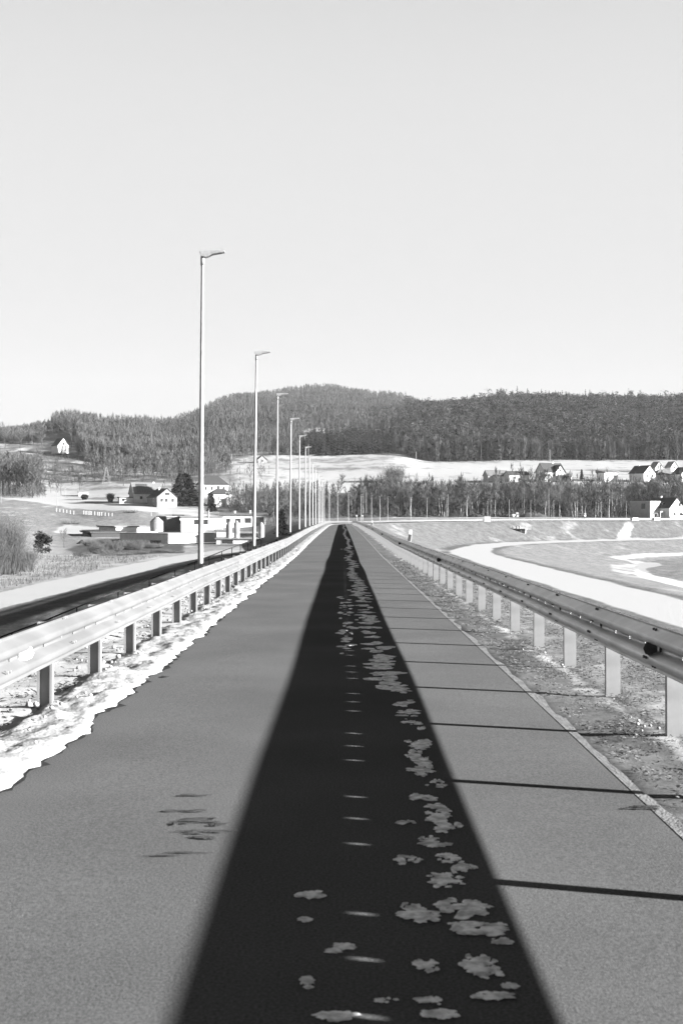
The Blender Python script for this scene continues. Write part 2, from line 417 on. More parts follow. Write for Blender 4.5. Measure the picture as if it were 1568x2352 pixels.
wet = strip('wet_fringe', slist(.5, 70, .05, 1.006), lambda s: (e(s)-.05, e(s)+.012+max(0, .085*fb(s*1.9, 31)+.075*fb(s*6, 33))), lambda s, d, t: .0165, 2, 'wet_asphalt')
wet.name = 'meltwater'
tag(wet, 'dark meltwater fringe on the asphalt beside the snow', kind='stuff')

def blob(mb, cx, cy, rx, ry, z, h, seed, n=44, rough=.35, rot=0):
    ring = []; V = [(cx, cy, z+h)]
    for lvl in (.55, .85, 1.0):
        for k in range(n):
            t = 2*math.pi*k/n
            q = 1+rough*(mn.noise(Vector((math.cos(t)*1.3+seed*7.1, math.sin(t)*1.3, seed)))*1.1+.35*mn.noise(Vector((math.cos(t)*4+seed*7.1, math.sin(t)*4, seed)))+.34*mn.noise(Vector((seed, math.sin(t)*14, 2.0)))+.3*mn.noise(Vector((math.cos(t)*11, math.sin(t)*11, seed))))
            a = rx*q*lvl*math.cos(t); b = ry*q*lvl*math.sin(t)
            V.append((cx+a*math.cos(rot)-b*math.sin(rot), cy+a*math.sin(rot)+b*math.cos(rot), z+h*(1-lvl**2)*.9+(0 if lvl == 1 else .002)))
    Fc = [(0, 1+k, 1+(k+1) % n) for k in range(n)]
    for l in range(2):
        o = 1+l*n; Fc += [(o+k, o+n+k, o+n+(k+1) % n, o+(k+1) % n) for k in range(n)]
    mb.add(V, Fc)
def rz_(x): return .012*math.cos(x*.9)+.003
def G(vx, vy):
    """picture point on the path surface"""
    Z = HC*F/(vy-HY); return (vx-CX)*Z/F, Z
# dark damp marks left of the strip of shade
mb = MB()
for vx, vy, w, hh in ((450,1890,45,7),(470,1917,46,5),(455,1868,22,3),(505,1900,18,4),(420,1898,22,3),(470,1931,30,5),(440,1832,38,2.4),(400,1868,20,2),(430,1965,40,1.6),(380,1972,36,1.2),(1478,1762+95,40,5),(380,1555,12,2)):
    x, y = G(vx, vy); k = F/y
    dr = random.Random(int(vx*7+vy))
    for q in range(9):
        blob(mb, x+dr.uniform(-.8,.8)*w/k, y+dr.uniform(-1,1)*hh*1.3*y*y/(HC*F)*.6, w*dr.uniform(.25,.7)/k, hh*dr.uniform(.2,.55)*y*y/(HC*F)*.5, rz_(x)+.003+q*.0001, .0004, dr.random()*40, 30, .8)
tag(mb.build('damp_patch', 'damp_asphalt'), 'dark damp smudges on the left half of the asphalt', kind='stuff')
# remnants of snow that survive in the guardrail's shade
mb = MB(); pr = random.Random(11)
big = [(965,2110,55,16),(1060,2092,58,24),(1100,2140,75,20),(950,2090,30,14),(1155,2170,32,9),(980,2225,32,18),(1105,2228,48,30),(1170,2275,24,9),(1130,2296,48,11),(935,1981,32,12),(1020,2030,45,18),(1062,2002,30,18),(1030,1976,30,14),
       (935,1897,27,8),(1015,1895,42,26),(985,1935,26,10),(1000,1945,38,9),(1000,1868,38,16),(985,2310,35,10),(1010,2338,45,12),(890,2308,28,6),(772,2342,42,14),(715,2062,24,10),(697,2120,16,7),(786,2182,22,9),(765,2192,18,7),(704,2260,17,12),(709,2276,10,4),
       (945,1833,22,7),(972,1838,40,7),(1000,1805,24,10),(965,1776,34,12),(965,1745,32,25),(965,1712,36,16),(980,1678,22,10),(945,1662,24,8),(945,1642,42,10),(935,1618,36,9),(918,1585,34,10)]
for vx, vy, w, hh in big:
    x, y = G(vx, vy); k = F/y; A_ = w/k*1.12; B_ = hh*y*y/(HC*F)*1.1
    nn = 1+int(16*min(1.3, w/45)) if vx > 850 else 3
    for q in range(nn):
        a_ = pr.uniform(0, 6.28); q_ = pr.random()**.6
        X_ = x+math.cos(a_)*A_*q_*.85; Y_ = y+math.sin(a_)*B_*q_*.85+(X_-x)*pr.uniform(-.1,.1); sz = pr.uniform(.16,.5)*(1-.55*q_)
        if vx <= 850: X_ = x+pr.uniform(-.3,.3)*A_; Y_ = y; sz = .7
        if X_+A_*sz > .60: continue
        blob(mb, X_, Y_, A_*sz*1.15, B_*sz*.85+.004, rz_(X_)+.0006+q*.00012, .0012+.0015*pr.random(), pr.random()*50, 34, .75, pr.uniform(-.2,.2))
y = 11.0
while y < 62:
    for q in range(3 if y < 34 else 2):
        x = .16+.018*y*.4*math.sin(y*.5)*.3+pr.gauss(.22, .09)*(1 if y < 26 else .75)
        if y < 24: x = pr.choice([pr.gauss(.40,.05), pr.gauss(.40,.06), pr.gauss(.12,.06), pr.gauss(.02,.03)]) if y > 13.5 else pr.gauss(.43,.06)
        x = min(.52, max(-.1, x))
        w = pr.uniform(.02,.07) if x < .25 else pr.uniform(.04,.12)
        blob(mb, x, y+pr.uniform(-.2,.2), w, pr.uniform(.05,.13)*(1+y*.03), rz_(x)+crest(y)+.0008*q+.0008, .002, pr.random()*50, 26, .45)
    y += .28+.006*y
y = 60
while y < 230:
    x = .33+.10*math.sin(y*.11)+pr.gauss(0,.04)
    blob(mb, x, y, pr.uniform(.06,.14), 1.6, rz_(x)+float(crest(y))+.003, .006, pr.random()*50, 20, .4); y += 1.7
for pt in ((1140,2385),): pass
tag(mb.build('snow_scraps', 'shade_snow', smooth=True), 'ragged grey snow scraps lying in the strip of shade on the path', kind='stuff')

# loose lumps along the left bank and a few on the right
mb = MB(); lr = random.Random(5)
def lump(mb, x, y, z, r, seed):
    n, m = 7, 4; V = []; 
    for i in range(m+1):
        ph = math.pi*i/m
        for k in range(n):
            t = 2*math.pi*k/n; v = Vector((math.sin(ph)*math.cos(t), math.sin(ph)*math.sin(t), math.cos(ph)))
            q = r*(1+.35*mn.noise(v*1.3+Vector((seed, 0, 0)))); V.append((x+v.x*q, y+v.y*q, z+v.z*q*.75))
    mb.add(V, [(i*n+k, (i+1)*n+k, (i+1)*n+(k+1) % n, i*n+(k+1) % n) for i in range(m) for k in range(n)])
for k in range(330):
    s = 3+45*lr.random()**1.6; d = -2.40-abs(lr.gauss(0, .24)) if lr.random() < .7 else lr.uniform(-2.35, -1.85)
    lump(mb, d, s, float(crest(s))+.035+.02*lr.random()+(.04 if d > -2.4 else 0), lr.uniform(.010, .032)*(1 if d < -2.3 else .6), k*.37)
for k in range(45):
    s = 3+30*lr.random()**1.4; d = 2.22+lr.gauss(0, .06)
    lump(mb, d, s, float(crest(s))+.012, lr.uniform(.006, .016), k*.7)
tag(mb.build('snow_lumps', 'snow', smooth=True), 'loose lumps of snow thrown against both guardrails', kind='stuff')

# grass blades on both verges
def blades(n, dlo, dhi, smax, hmax, seed, name, mt, label):
    g = np.random.RandomState(seed)
    s = 2.2+(smax-2.2)*g.rand(n)**2.1; d = dlo+(dhi-dlo)*g.rand(n)
    cl = vnoise(d, s, .22, seed)*.6+vnoise(d, s, .07, seed+1)*.4; keep = cl > .42; s = s[keep]; d = d[keep]; n = len(s)
    L = hmax*(.35+.65*g.rand(n))*(1+s*.012); a = g.rand(n)*2*np.pi; ln = L*(1.2+2.2*g.rand(n)); wd = .0007+.0006*g.rand(n)+s*.00013
    bx = d; by = s; bz = crest(s)+.0+.02*g.rand(n)
    px = -np.sin(a)*wd; py = np.cos(a)*wd
    mx = bx+np.cos(a)*ln*.4; my = by+np.sin(a)*ln*.4; mz = bz+L*.7
    tx = bx+np.cos(a)*ln; ty = by+np.sin(a)*ln; tz = bz+L*(.5+.6*g.rand(n))
    V = np.stack([np.stack([bx-px, by-py, bz],1), np.stack([bx+px, by+py, bz],1), np.stack([mx, my, mz],1), np.stack([tx, ty, tz],1)], 1).reshape(-1,3)
    i = np.arange(n)*4
    Fc = np.concatenate([np.stack([i, i+1, i+2],1), np.stack([i+1, i+3, i+2],1)])
    tag(link(name, np_mesh(name, V, Fc, 3, mt)), label, kind='stuff')
blades(90000, 1.70, 4.4, 45, .016, 3, 'grass', 'dry_grass', 'short dry winter grass under the right guardrail')
blades(14000, -3.5, -2.3, 45, .03, 4, 'grass', 'dry_grass', 'short dry winter grass poking through snow under the left guardrail')

# ------------------------------------------------------------------ guardrails
PROF = [(.438,.012),(.447,.0),(.462,.006),(.497,.078),(.512,.083),(.535,.083),(.55,.076),(.578,.008),(.587,.0),(.607,.0),(.615,.008),(.643,.076),(.658,.083),(.681,.083),(.696,.076),(.731,.006),(.746,.0),(.755,.012)]
HOLE = 8            # the strip .587-.607
def post_mesh(side):
    mb = MB(); w = .12; dep = .055; t = .006
    o = -1 if side < 0 else 1      # left posts open towards the viewer, right ones away
    if side < 0: pts = [(0,dep),(w,dep),(w,0),(w-.02,0),(w-.02,t),(w-t,t),(w-t,dep-t),(t,dep-t),(t,t),(.02,t),(.02,0),(0,0)]
    else: pts = [(0,0),(w,0),(w,dep),(w-.02,dep),(w-.02,dep-t),(w-t,dep-t),(w-t,t),(t,t),(t,dep-t),(.02,dep-t),(.02,dep),(0,dep)][::-1]
    n = len(pts); z0, z1 = -.25, .70
    mb.add([(x-w/2, y, z0) for x, y in pts]+[(x-w/2, y, z1) for x, y in pts], [(k, (k+1) % n, n+(k+1) % n, n+k) for k in range(n)]+[tuple(range(n))[::-1], tuple(range(n, 2*n))])
    xs = (w/2, w/2+.03) if side < 0 else (-w/2-.03, -w/2)
    mb.box(xs[0], xs[1], .005, .05, .53, .66)            # spacer block behind the beam
    return mb.mesh('post', 'galv_post')
def guardrail(side, off, front, first, pitch, label, refl, holes):
    root = thing('guardrail', label, 'guardrail', (off, first, 0))
    root.location = (0,0,0)
    ss = [-4.0]; hz = []
    k0 = -6
    for k in range(k0, 400):
        p = first+k*pitch
        if p > 690: break
        if p < -4: continue
        if p < 45:
            for q in (.245, .49, .735):
                c = p+q*pitch
                ss += [c-.016, c+.016]; hz.append(c)
            ss += [p+.01]
        else: ss.append(p)
    ss = sorted(set(round(v, 4) for v in ss if v > -4.001)); V = []; Fc = []; n = len(PROF)
    for s in ss:
        x, y, tx, ty = frame(s); r = float(crest(s)); wob = .012*mn.noise(Vector((s*.13, side*4, 0)))
        for h, dp in PROF:
            d = side*(front+.083-dp); V.append((x+ty*d, y-tx*d, r+h+wob-(.025 if side < 0 else 0)))
    hs = set(round(c-.016, 4) for c in hz)
    for i in range(len(ss)-1):
        for j in range(n-1):
            if j == HOLE and ss[i] in hs and holes: continue
            a = i*n+j; f = (a, a+1, a+n+1, a+n); Fc.append(f if side > 0 else f[::-1])
    beam = link('beam', np_mesh('beam', V, Fc, 4, 'galv_shaded' if side > 0 else 'galv_sunlit', smooth=True), root)
    m = beam.modifiers.new('t', 'SOLIDIFY'); m.thickness = .004; m.offset = -1
    pm = post_mesh(side); count = 0; farmb = MB(); bl = MB(); pv = [tuple(v.co) for v in pm.vertices]; pf = [tuple(p.vertices) for p in pm.polygons]
    for k in range(k0, 400):
        p = first+k*pitch
        if p < 1.2 or p > 690: continue
        x, y, tx, ty = frame(p); r = float(crest(p)); cx_, cy_ = x+ty*off*side, y-tx*off*side; rot = -math.atan2(tx, ty)
        if count < 99:
            o = link('post', pm, root); o.location = (cx_, cy_, r); o.rotation_euler = (rnd.uniform(-.006,.006), rnd.uniform(-.006,.006), rot); count += 1
        else:
            ca, sa = math.cos(rot), math.sin(rot)
            farmb.add([(cx_+a*ca-b*sa, cy_+a*sa+b*ca, r+c) for a, b, c in pv], pf)
        if p < 40:                                         # bolt heads on the beam
            for dz, dy, dp in ((.727,.10,.012),(.727,.16,.012),(.632,.10,.055),(.632,.16,.055),(.597,.03,.0),(.535,.10,.083),(.535,.16,.083),(.468,.10,.02),(.468,.16,.02)):
                d = side*(front+.083-dp-.0)
                bl.tube((d, p+dy, r+dz), (d-side*.014, p+dy, r+dz), .012, .010, 6)
            d = side*(front+.083); bl.box(min(d, d-side*.008), max(d, d-side*.008), p+.02, p+.05, r+.575, r+.62)
    tag(farmb.build('post', 'galv_post', root), kind='stuff')
    tag(bl.build('bolt', 'bolt' if side > 0 else 'galv_post', root), kind='stuff')
    for s in refl:
        mb = MB(); x = side*(front+.02); z = float(crest(s))+.597
        w = side*.012
        mb.prism([(0,0),(1,0),(1,1)], 0, 0) if False else None
        pts = [(s-.045, z-.05),(s+.045, z-.035),(s+.045, z+.035),(s-.045, z+.05)]
        # face across the beam so that it is seen along the road
        mb.add([(x+side*.055, s-q_, z+b) for q_ in (.05,.046) for b in (-.055,.055)]+[(x-side*.045*math.cos(t_), s-q_, z+.05*math.sin(t_)) for t_ in (-1.57,-.8,0,.8,1.57) for q_ in (.05,.046)], [(0,4,6,8,10,12,1),(2,3,13,11,9,7,5),(0,2,5,4),(4,5,7,6),(6,7,9,8),(8,9,11,10),(10,11,13,12),(12,13,3,1),(1,3,2,0)])
        tag(mb.build('reflector', 'reflector_white' if side < 0 else 'reflector_dark', root), 'white reflector' if side < 0 else 'dark reflector')
    return root
guardrail(1, 2.30, 2.125, 8.55, 1.97, 'shaded galvanised guardrail on pale posts along the right grass verge', [8.7,27.5,46,66,86,106], True)
guardrail(-1, 2.30, 2.10, 9.62, 1.93, 'sunlit galvanised guardrail above the snow bank on the left', [8.43,26.6,45,64,84,104], True)

def delineator(s, lab):
    x, y = W(s, 2.42); z = float(crest(s))
    t = thing('delineator_post', lab, 'delineator', (x, y, z), .1, 'delineators clamped to the right guardrail')
    mb = MB(); mb.prism([(-.06,.66),(.06,.66),(.075,1.06),(.06,1.12),(-.035,1.12),(-.05,1.06)], -.02, .02); mb.box(-.03,.03,.0,.05,.3,.68); mb.build('stake', 'white_paint', t)
    mb = MB(); mb.prism([(-.085,.72),(.02,.70),(.045,.93),(-.06,.95)], -.03, -.024); mb.build('reflector', 'reflector_dark', t)
    t.rotation_euler = (0, .06, 0)
delineator(44.8, 'nearer white delineator with dark band standing above the right guardrail')
delineator(100.8, 'farther small white delineator above the right guardrail')

# ------------------------------------------------------------------ handrail on the left slope
hr = thing('handrail', 'thin black pipe handrail running down behind the left guardrail', 'handrail')
mb = MB(); pts = []
for vx, vy, X in ((-60,1489,-13.2),(0,1464,-12.3),(110,1423,-11.4),(219,1377.5,-10.6),(345,1330,-9.7),(430,1298,-8.9),(516,1264,-8.2),(585,1238,-7.6)):
    Z = X*F/(vx-CX); pts.append((X, Z, HC-(vy-HY)*Z/F))
for a, b in zip(pts, pts[1:]): mb.tube(a, b, .032, .032, 8)
mb.build('top_rail', 'dark_steel', hr, True)
P3 = np.array(pts); yv = np.linspace(P3[0,1]+1, P3[-1,1], 12)
for yy in yv:
    X = np.interp(yy, P3[:,1], P3[:,0]); z = np.interp(yy, P3[:,1], P3[:,2]); g = h1(X, yy)
    mb = MB(); mb.tube((X, yy, min(g, z)-.4), (X, yy, z-.01), .027, .027, 8); mb.build('post', 'dark_steel', hr, True)
hr2 = thing('handrail', 'black hooped end rail just beyond the second lamp post', 'handrail')
X, Z = -7.4, 7.4*F/(CX-600); zt = HC-(1232-HY)*Z/F; mb = MB(); prev = (X-1.5, Z-3, zt-.05)
for k in range(9):
    t = k/8*math.pi/2; c = (X-.5+.5*math.sin(t), Z, zt-.5+.5*math.cos(t)); mb.tube(prev, c, .05, .05, 8); prev = c
mb.tube(prev, (X, Z, h1(X, Z)-.3), .05, .05, 8); mb.build('hoop', 'dark_steel', hr2, True)
# ------------------------------------------------------------------ street lamps
def lamp_proto(light=False):
    t = thing('street_lamp', 'x', 'street lamp')
    mb = MB(); mb.tube((0,0,-1.2),(0,0,8.7), .088, .042, 14, cap=False); mb.build('pole', 'galv_post', t, True)
    mb = MB(); mb.box(-.17,.17,-.17,.17,-.6,-.12); mb.tube((0,0,-.12),(0,0,.10),.105,.10,14); mb.build('base_flange', 'dark_steel', t)
    mb = MB(); mb.tube((0,0,8.62),(0,0,8.86), .056, .056, 12, cap=True); mb.build('socket', 'galv_post', t, True)
    mb = MB()
    prof = [(-.09,9.00),(-.06,8.95),(-.04,8.86),(.09,8.84),(.17,8.87),(.28,8.925),(.58,8.975),(.63,8.99),(.635,9.01),(.60,9.03),(.30,9.035),(.18,9.03)]
    mb.prism(prof, -.11, .11); hd = mb.build('luminaire', 'lamp_head', t)
    b = hd.modifiers.new('b', 'BEVEL'); b.width = .012; b.segments = 2
    mb = MB(); mb.prism([(.27,8.918),(.57,8.968),(.57,8.973),(.27,8.925)], -.085, .085); mb.build('lens', 'lens', hd)
    return t
lp = lamp_proto()
ORD = ['nearest','second','third','fourth','fifth','sixth','seventh','eighth','ninth','tenth','eleventh','twelfth','thirteenth','fourteenth','fifteenth','sixteenth','seventeenth','eighteenth','nineteenth','twentieth']
first = True; ls = [34.8,55.9,75.7,95.4,116,135,153,170,189,212,228,245,264,284]
lean = [.006,.014,.006,.008,.004,.004,.003,.004]+[.002]*20
for i, s in enumerate(ls):
    o = lp if first else copy_tree(lp); first = False
    o.location = (-3.95, s, float(crest(s))); o.rotation_euler = (0, lean[i], rnd.uniform(-.04,.04))
    tag(o, ('tallest street lamp, nearest the camera behind the left guardrail' if i == 0 else ORD[i]+' street lamp from the camera in the row behind the left guardrail'), 'street lamp', 'street lamps in a row along the crest')
farl = [(756,303),(775,333),(800,356),(829,378),(853,396),(872,412),(890,425),(943.5,450),(980,465),(1025,480),(1071,495),(1119,510),(1168.7,522),(1218,535),(1270.6,548),(1325,560),(1380,572),(1437,585),(1554,610)]
for i, (vx, Z) in enumerate(farl):
    o = copy_tree(lp); X = (vx-CX)*Z/F; dd, s_ = dist_path(X, Z); g = float(crest(s_[0]))
    x, y, tx, ty = frame(float(s_[0]))
    o.location = (X, Z, g-.05); o.rotation_euler = (0, 0, -math.atan2(tx, ty))
    nm = ORD[i].replace('nearest', 'first')
    tag(o, nm+' lamp counted from the bend where the guardrail turns along the far crest', 'street lamp', 'street lamps along the far crest')
    if i == 7:
        pass

# ------------------------------------------------------------------ trees
def bare_parts(seed, h, spread, nlimb=12, ntw=420, tw=.05, lean=.0, fork=.35, rtrunk=None, upright=.75):
    g = random.Random(seed); tr = MB(); cr = MB()
    r0 = rtrunk or h*.012; P_ = [Vector((0,0,-.4))]; x = y = 0
    n = 7
    for k in range(1, n+1):
        x += g.gauss(lean, .018)*h; y += g.gauss(0, .018)*h; P_.append(Vector((x, y, h*.88*k/n)))
    for k in range(n): tr.tube(P_[k], P_[k+1], r0*(1-k/n*.85), r0*(1-(k+1)/n*.85), 5, cap=False)
    br = []
    for k in range(nlimb):
        t = fork+(1-fork)*((k+g.random())/nlimb)*.93; i = min(int(t*n), n-1); b = P_[i].lerp(P_[i+1], t*n-i)
        a = g.random()*6.28; ln = spread*(1-abs(t-.5)*.9)*g.uniform(.65,1.1)
        d = Vector((math.cos(a), math.sin(a), g.uniform(.6,1.3)*upright*1.3)).normalized()
        m = b+d*ln*.5; e_ = m+(d+Vector((0,0,.35))).normalized()*ln*.5
        cr.tube(b, m, r0*.34, r0*.2, 4, cap=False); cr.tube(m, e_, r0*.2, r0*.07, 4, cap=False)
        br += [(b, m, r0), (m, e_, r0*.6), (m, e_, r0)]
    br.append((P_[-3], P_[-1], r0))
    for k in range(ntw):
        a_, b_, q = g.choice(br); t = g.random(); p = a_.lerp(b_, t); d = (b_-a_).normalized()
        ln = h*g.uniform(.05,.15); dv = (d*.9+Vector((g.gauss(0,.6), g.gauss(0,.6), g.uniform(.0,.9)))).normalized()
        e_ = p+dv*ln; cr.sliver(p, e_, tw*g.uniform(.7,1.6))
        cr.sliver(p.lerp(e_, .5), e_+Vector((g.gauss(0,.3), g.gauss(0,.3), g.uniform(-.1,.5)))*ln*.7, tw*g.uniform(.5,1.1))
    return tr, cr
def spruce_parts(seed, h, r, n=520, w=.28, start=.08, ragged=.25):
    g = random.Random(seed); tr = MB(); cr = MB(); tr.tube((0,0,-.4),(0,0,h*.95), h*.014, h*.003, 6)
    for k in range(n):
        t = start+(1-start)*g.random()**1.15; lay = 1+.22*math.sin(t*46+g.random()); rr = r*(1-t)**.8*lay*(1-ragged*g.random()); a = g.random()*6.28
        p = Vector((0,0,h*t)); e_ = Vector((math.cos(a)*rr, math.sin(a)*rr, h*t-rr*.22+g.gauss(0,.02)*h))
        m = p.lerp(e_, .45)+Vector((0,0,rr*.06)); o = Vector((-math.sin(a), math.cos(a), g.gauss(0,.5)))*w*(.6+rr*.25)
        cr.add([tuple(p), tuple(m-o), tuple(e_), tuple(m+o)], [(0,1,2),(0,2,3)])
        for q in range(3):
            b = p.lerp(e_, g.uniform(.35,1)); c = b+Vector((math.cos(a+g.uniform(-1.2,1.2)), math.sin(a+g.uniform(-1.2,1.2)), g.uniform(-.6,.15)))*w*2.2
            cr.sliver(b, c, w*.8)
    cr.sliver((0,0,h*.93),(0,0,h),w*.5)
    return tr, cr
def pine_parts(seed, h, r, n=300, w=.35, base=.45):
    g = random.Random(seed); tr = MB(); cr = MB(); tr.tube((0,0,-.4),(0,0,h*.9), h*.012, h*.004, 5)
    cl = [(g.uniform(-.6,.6)*r, g.uniform(-.6,.6)*r, h*g.uniform(base, .97), r*g.uniform(.3,.6)) for k in range(11)]
    for (x, y, z, q) in cl: cr.tube((0,0,z-q*.5),(x,y,z), h*.004, h*.002, 3, cap=False)
    for k in range(n):
        x, y, z, q = g.choice(cl); v = Vector((g.gauss(0,1), g.gauss(0,1), g.gauss(0,.55))).normalized()*q*g.random()**.4
        p = Vector((x, y, z))+v; cr.sliver(p, p+Vector((g.gauss(0,1), g.gauss(0,1), g.uniform(-.2,1)))*w*1.4, w)
    return tr, cr
def shrub_parts(seed, h, r, n=700, w=.03):
    g = random.Random(seed); cr = MB()
    for k in range(n):
        a = g.random()*6.28; q = r*g.random()**.6*.55; p = Vector((math.cos(a)*q, math.sin(a)*q, -.1)); hh = h*g.uniform(.45,1)
        m = p+Vector((math.cos(a)*q*.5, math.sin(a)*q*.5, hh*.55)); e_ = m+Vector((g.gauss(0,.16)*h, g.gauss(0,.16)*h, hh*.45))
        cr.sliver(p, m, w*1.6); cr.sliver(p.lerp(m, .9), e_, w); 
        for j in range(3):
            b = m.lerp(e_, g.random()); cr.sliver(b, b+Vector((g.gauss(0,.08)*h, g.gauss(0,.08)*h, g.uniform(0,.14)*h)), w*.8)
    return cr
def tree_obj(name, parts, mats, label, cat, group, loc, rz=0, sc_=1.0):
    t = thing(name, label, cat, loc, rz, group)
    link('trunk', parts[0].mesh('trunk', mats[0]), t); link('crown', parts[1].mesh('crown', mats[1]), t)
    t.scale = (sc_,)*3
    return t
def put(o, vx=None, Z=None, x=None, y=None, sink=0.0):
    if x is None: x = (vx-CX)*Z/F; y = Z
    o.location = (x, y, h1(x, y)-sink)

# belt of leafless trees behind the far crest: each one a tree
tr_ = random.Random(3)
protos = []
for k in range(5): protos.append(tree_obj('bare_tree', bare_parts(20+k, 21, 5.0, 15, 720, .12, fork=.16), ('bark', 'twig'), 'x', 'tree', 'x', (0,0,0)))
for k in range(4): protos.append(tree_obj('birch_tree', bare_parts(40+k, 20, 3.6, 10, 380, .085, lean=.006*(k-1.5), fork=.34, rtrunk=.17, upright=1.1), ('bark_light', 'twig_light'), 'x', 'tree', 'x', (0,0,0)))
used = set()
def belt(vx, Z, birch, scl):
    k = tr_.randrange(5) if not birch else 5+tr_.randrange(4)
    o = protos[k] if k not in used else copy_tree(protos[k]); used.add(k)
    put(o, vx, Z, sink=.2); o.rotation_euler = (0, 0, tr_.uniform(0, 6.28)); o.scale = (scl, scl, scl*tr_.uniform(.9,1.12))
    if birch: tag(o, 'slender pale-trunked leafless tree in the belt behind the far crest', 'tree', 'pale-trunked trees in the belt')
    else: tag(o, 'grey leafless tree in the dense belt behind the far crest', 'tree', 'grey leafless trees in the belt')
for k in range(225):
    vx = 560+1060*((k*.61803) % 1)
    Z = tr_.uniform(655, 735)
    if 1425 < vx < 1580 and Z < 700: Z = tr_.uniform(700, 745)
    top = np.interp(vx, [560,640,700,760,800,860,900,960,1100,1250,1400,1600], [.62,.7,.72,.62,.72,1.0,1.12,.98,1.0,1.0,1.0,1.05])
    belt(vx, Z, (vx > 1080 and tr_.random() < .75 and Z < 690) or (tr_.random() < .14), top*tr_.uniform(.78,1.06)*(Z/700))
# copses, lone trees and hedges on the left
def one(kind, vx, vy, hpx, label, name='bare_tree', wpx=None, group=None, Z=None, seed=1, dark=False, tw=None, n=None):
    if Z is None: x, y = at(vx, vy)
    else: x, y = (vx-CX)*Z/F, Z
    h = hpx*y/F; w = (wpx or hpx*.6)*y/F/2
    if kind == 'bare': p = bare_parts(seed, h, w*1.1, 13, n or 420, tw or max(.02, y*.00009)); mats = ('bark', 'twig_light' if not dark else 'twig')
    elif kind == 'spruce': p = spruce_parts(seed, h, w, n or 420, w*.13); mats = ('bark', 'needle')
    elif kind == 'pine': p = pine_parts(seed, h, w, n or 1100, w*.13, .25); mats = ('bark', 'needle')
    if kind == 'pine' and hpx > 60: p = pine_parts(seed, h, w, n, w*.10, .06)
    return tree_obj(name, p, mats, label, 'tree', group, (x, y, h1(x, y)-.1), seed)
one('spruce', 423, 1160, 72, 'broad dark conifer standing against the brown house', 'conifer_tree', 88, seed=2, n=1700)
one('spruce', 487, 1176, 42, 'small dark conifer below the white split-roof house', 'conifer_tree', 30, seed=3)
one('spruce', 648, 1214, 62, 'dark conifer showing beside the third lamp post', 'conifer_tree', 40, Z=420, seed=4)
one('pine', 98, 1276, 50, 'small leaning dark pine beside the bush in the left field', 'pine_tree', 42, seed=5, n=1500)
one('bare', 148, 1258, 44, 'little leafless tree right of the small pine', 'bare_tree', 34, seed=6)
one('bare', 165, 1008, 78, 'tall wide bare tree above the hilltop cottage', 'bare_tree', 74, Z=1180, seed=7, n=900, dark=True)
one('bare', 100, 1012, 66, 'dense upright tree left of the hilltop cottage', 'bare_tree', 40, Z=1150, seed=8, n=900, dark=True)
one('bare', 12, 1010, 60, 'spreading bare tree at the left skyline edge', 'bare_tree', 50, Z=1150, seed=9, n=500, dark=True)
one('bare', 46, 1010, 44, 'round bare tree on the skyline beside the spreading one', 'bare_tree', 36, Z=1150, seed=10, n=500, dark=True)
one('bare', 232, 1010, 66, 'bare tree on the skyline, first right of the widest crown', 'bare_tree', 60, Z=1200, seed=12, n=700, dark=True)
one('bare', 141, 1139, 54, 'lone bare tree on the snowy field road', 'bare_tree', 36, seed=13)
one('bare', 89, 1137, 44, 'bare tree at the right end of the lower copse', 'bare_tree', 30, seed=14, dark=True)
one('bare', 284, 1116, 72, 'tall bare tree on the slope above the solar house', 'bare_tree', 44, seed=15, n=700, dark=True)
one('bare', 244, 1105, 70, 'tall bare tree beside the lattice mast', 'bare_tree', 40, seed=16, n=600, dark=True)
one('bare', 371, 1098, 60, 'dark bare tree leaning over the brown house roof', 'bare_tree', 54, seed=17, n=700, dark=True)
one('bare', 574, 1114, 46, 'sparse bare tree right of the white split-roof house', 'bare_tree', 36, seed=18)
one('bare', 604, 1112, 42, 'sparse bare tree on the snowy slope behind the second lamp', 'bare_tree', 30, seed=19)
cs = random.Random(9)
cprot = [tree_obj('bare_tree', bare_parts(60+k, 20, 4.6, 11, 420, .16), ('bark', 'twig'), 'x', 'tree', 'x', (0,0,0)) for k in range(4)]
cu = set()
def copse(n, vx0, vx1, Z0, Z1, s0, s1, label, group):
    for k in range(n):
        i = cs.randrange(4); o = cprot[i] if i not in cu else copy_tree(cprot[i]); cu.add(i)
        put(o, cs.uniform(vx0, vx1), cs.uniform(Z0, Z1), sink=.3); o.rotation_euler = (0,0,cs.uniform(0,6.28)); o.scale = (cs.uniform(s0, s1),)*3
        tag(o, label, 'tree', group)
copse(52, -40, 92, 780, 900, 1.0, 1.4, 'grey leafless tree crowded in the lower left copse', 'leafless trees of the lower left copse')
copse(14, 84, 190, 830, 980, .4, .8, 'low leafless tree thinning out from the left copse', 'low trees beside the copse')
copse(34, 200, 470, 890, 1090, .8, 1.2, 'leafless tree on the wooded slope above the left houses', 'leafless trees above the left houses')
copse(16, 590, 760, 560, 690, .35, .6, 'low leafless tree in scrub between factory and far bend', 'low scrub trees beyond the factory')
copse(12, 780, 1000, 745, 790, .8, 1.0, 'leafless tree standing at the back of the belt', 'rear trees of the belt')

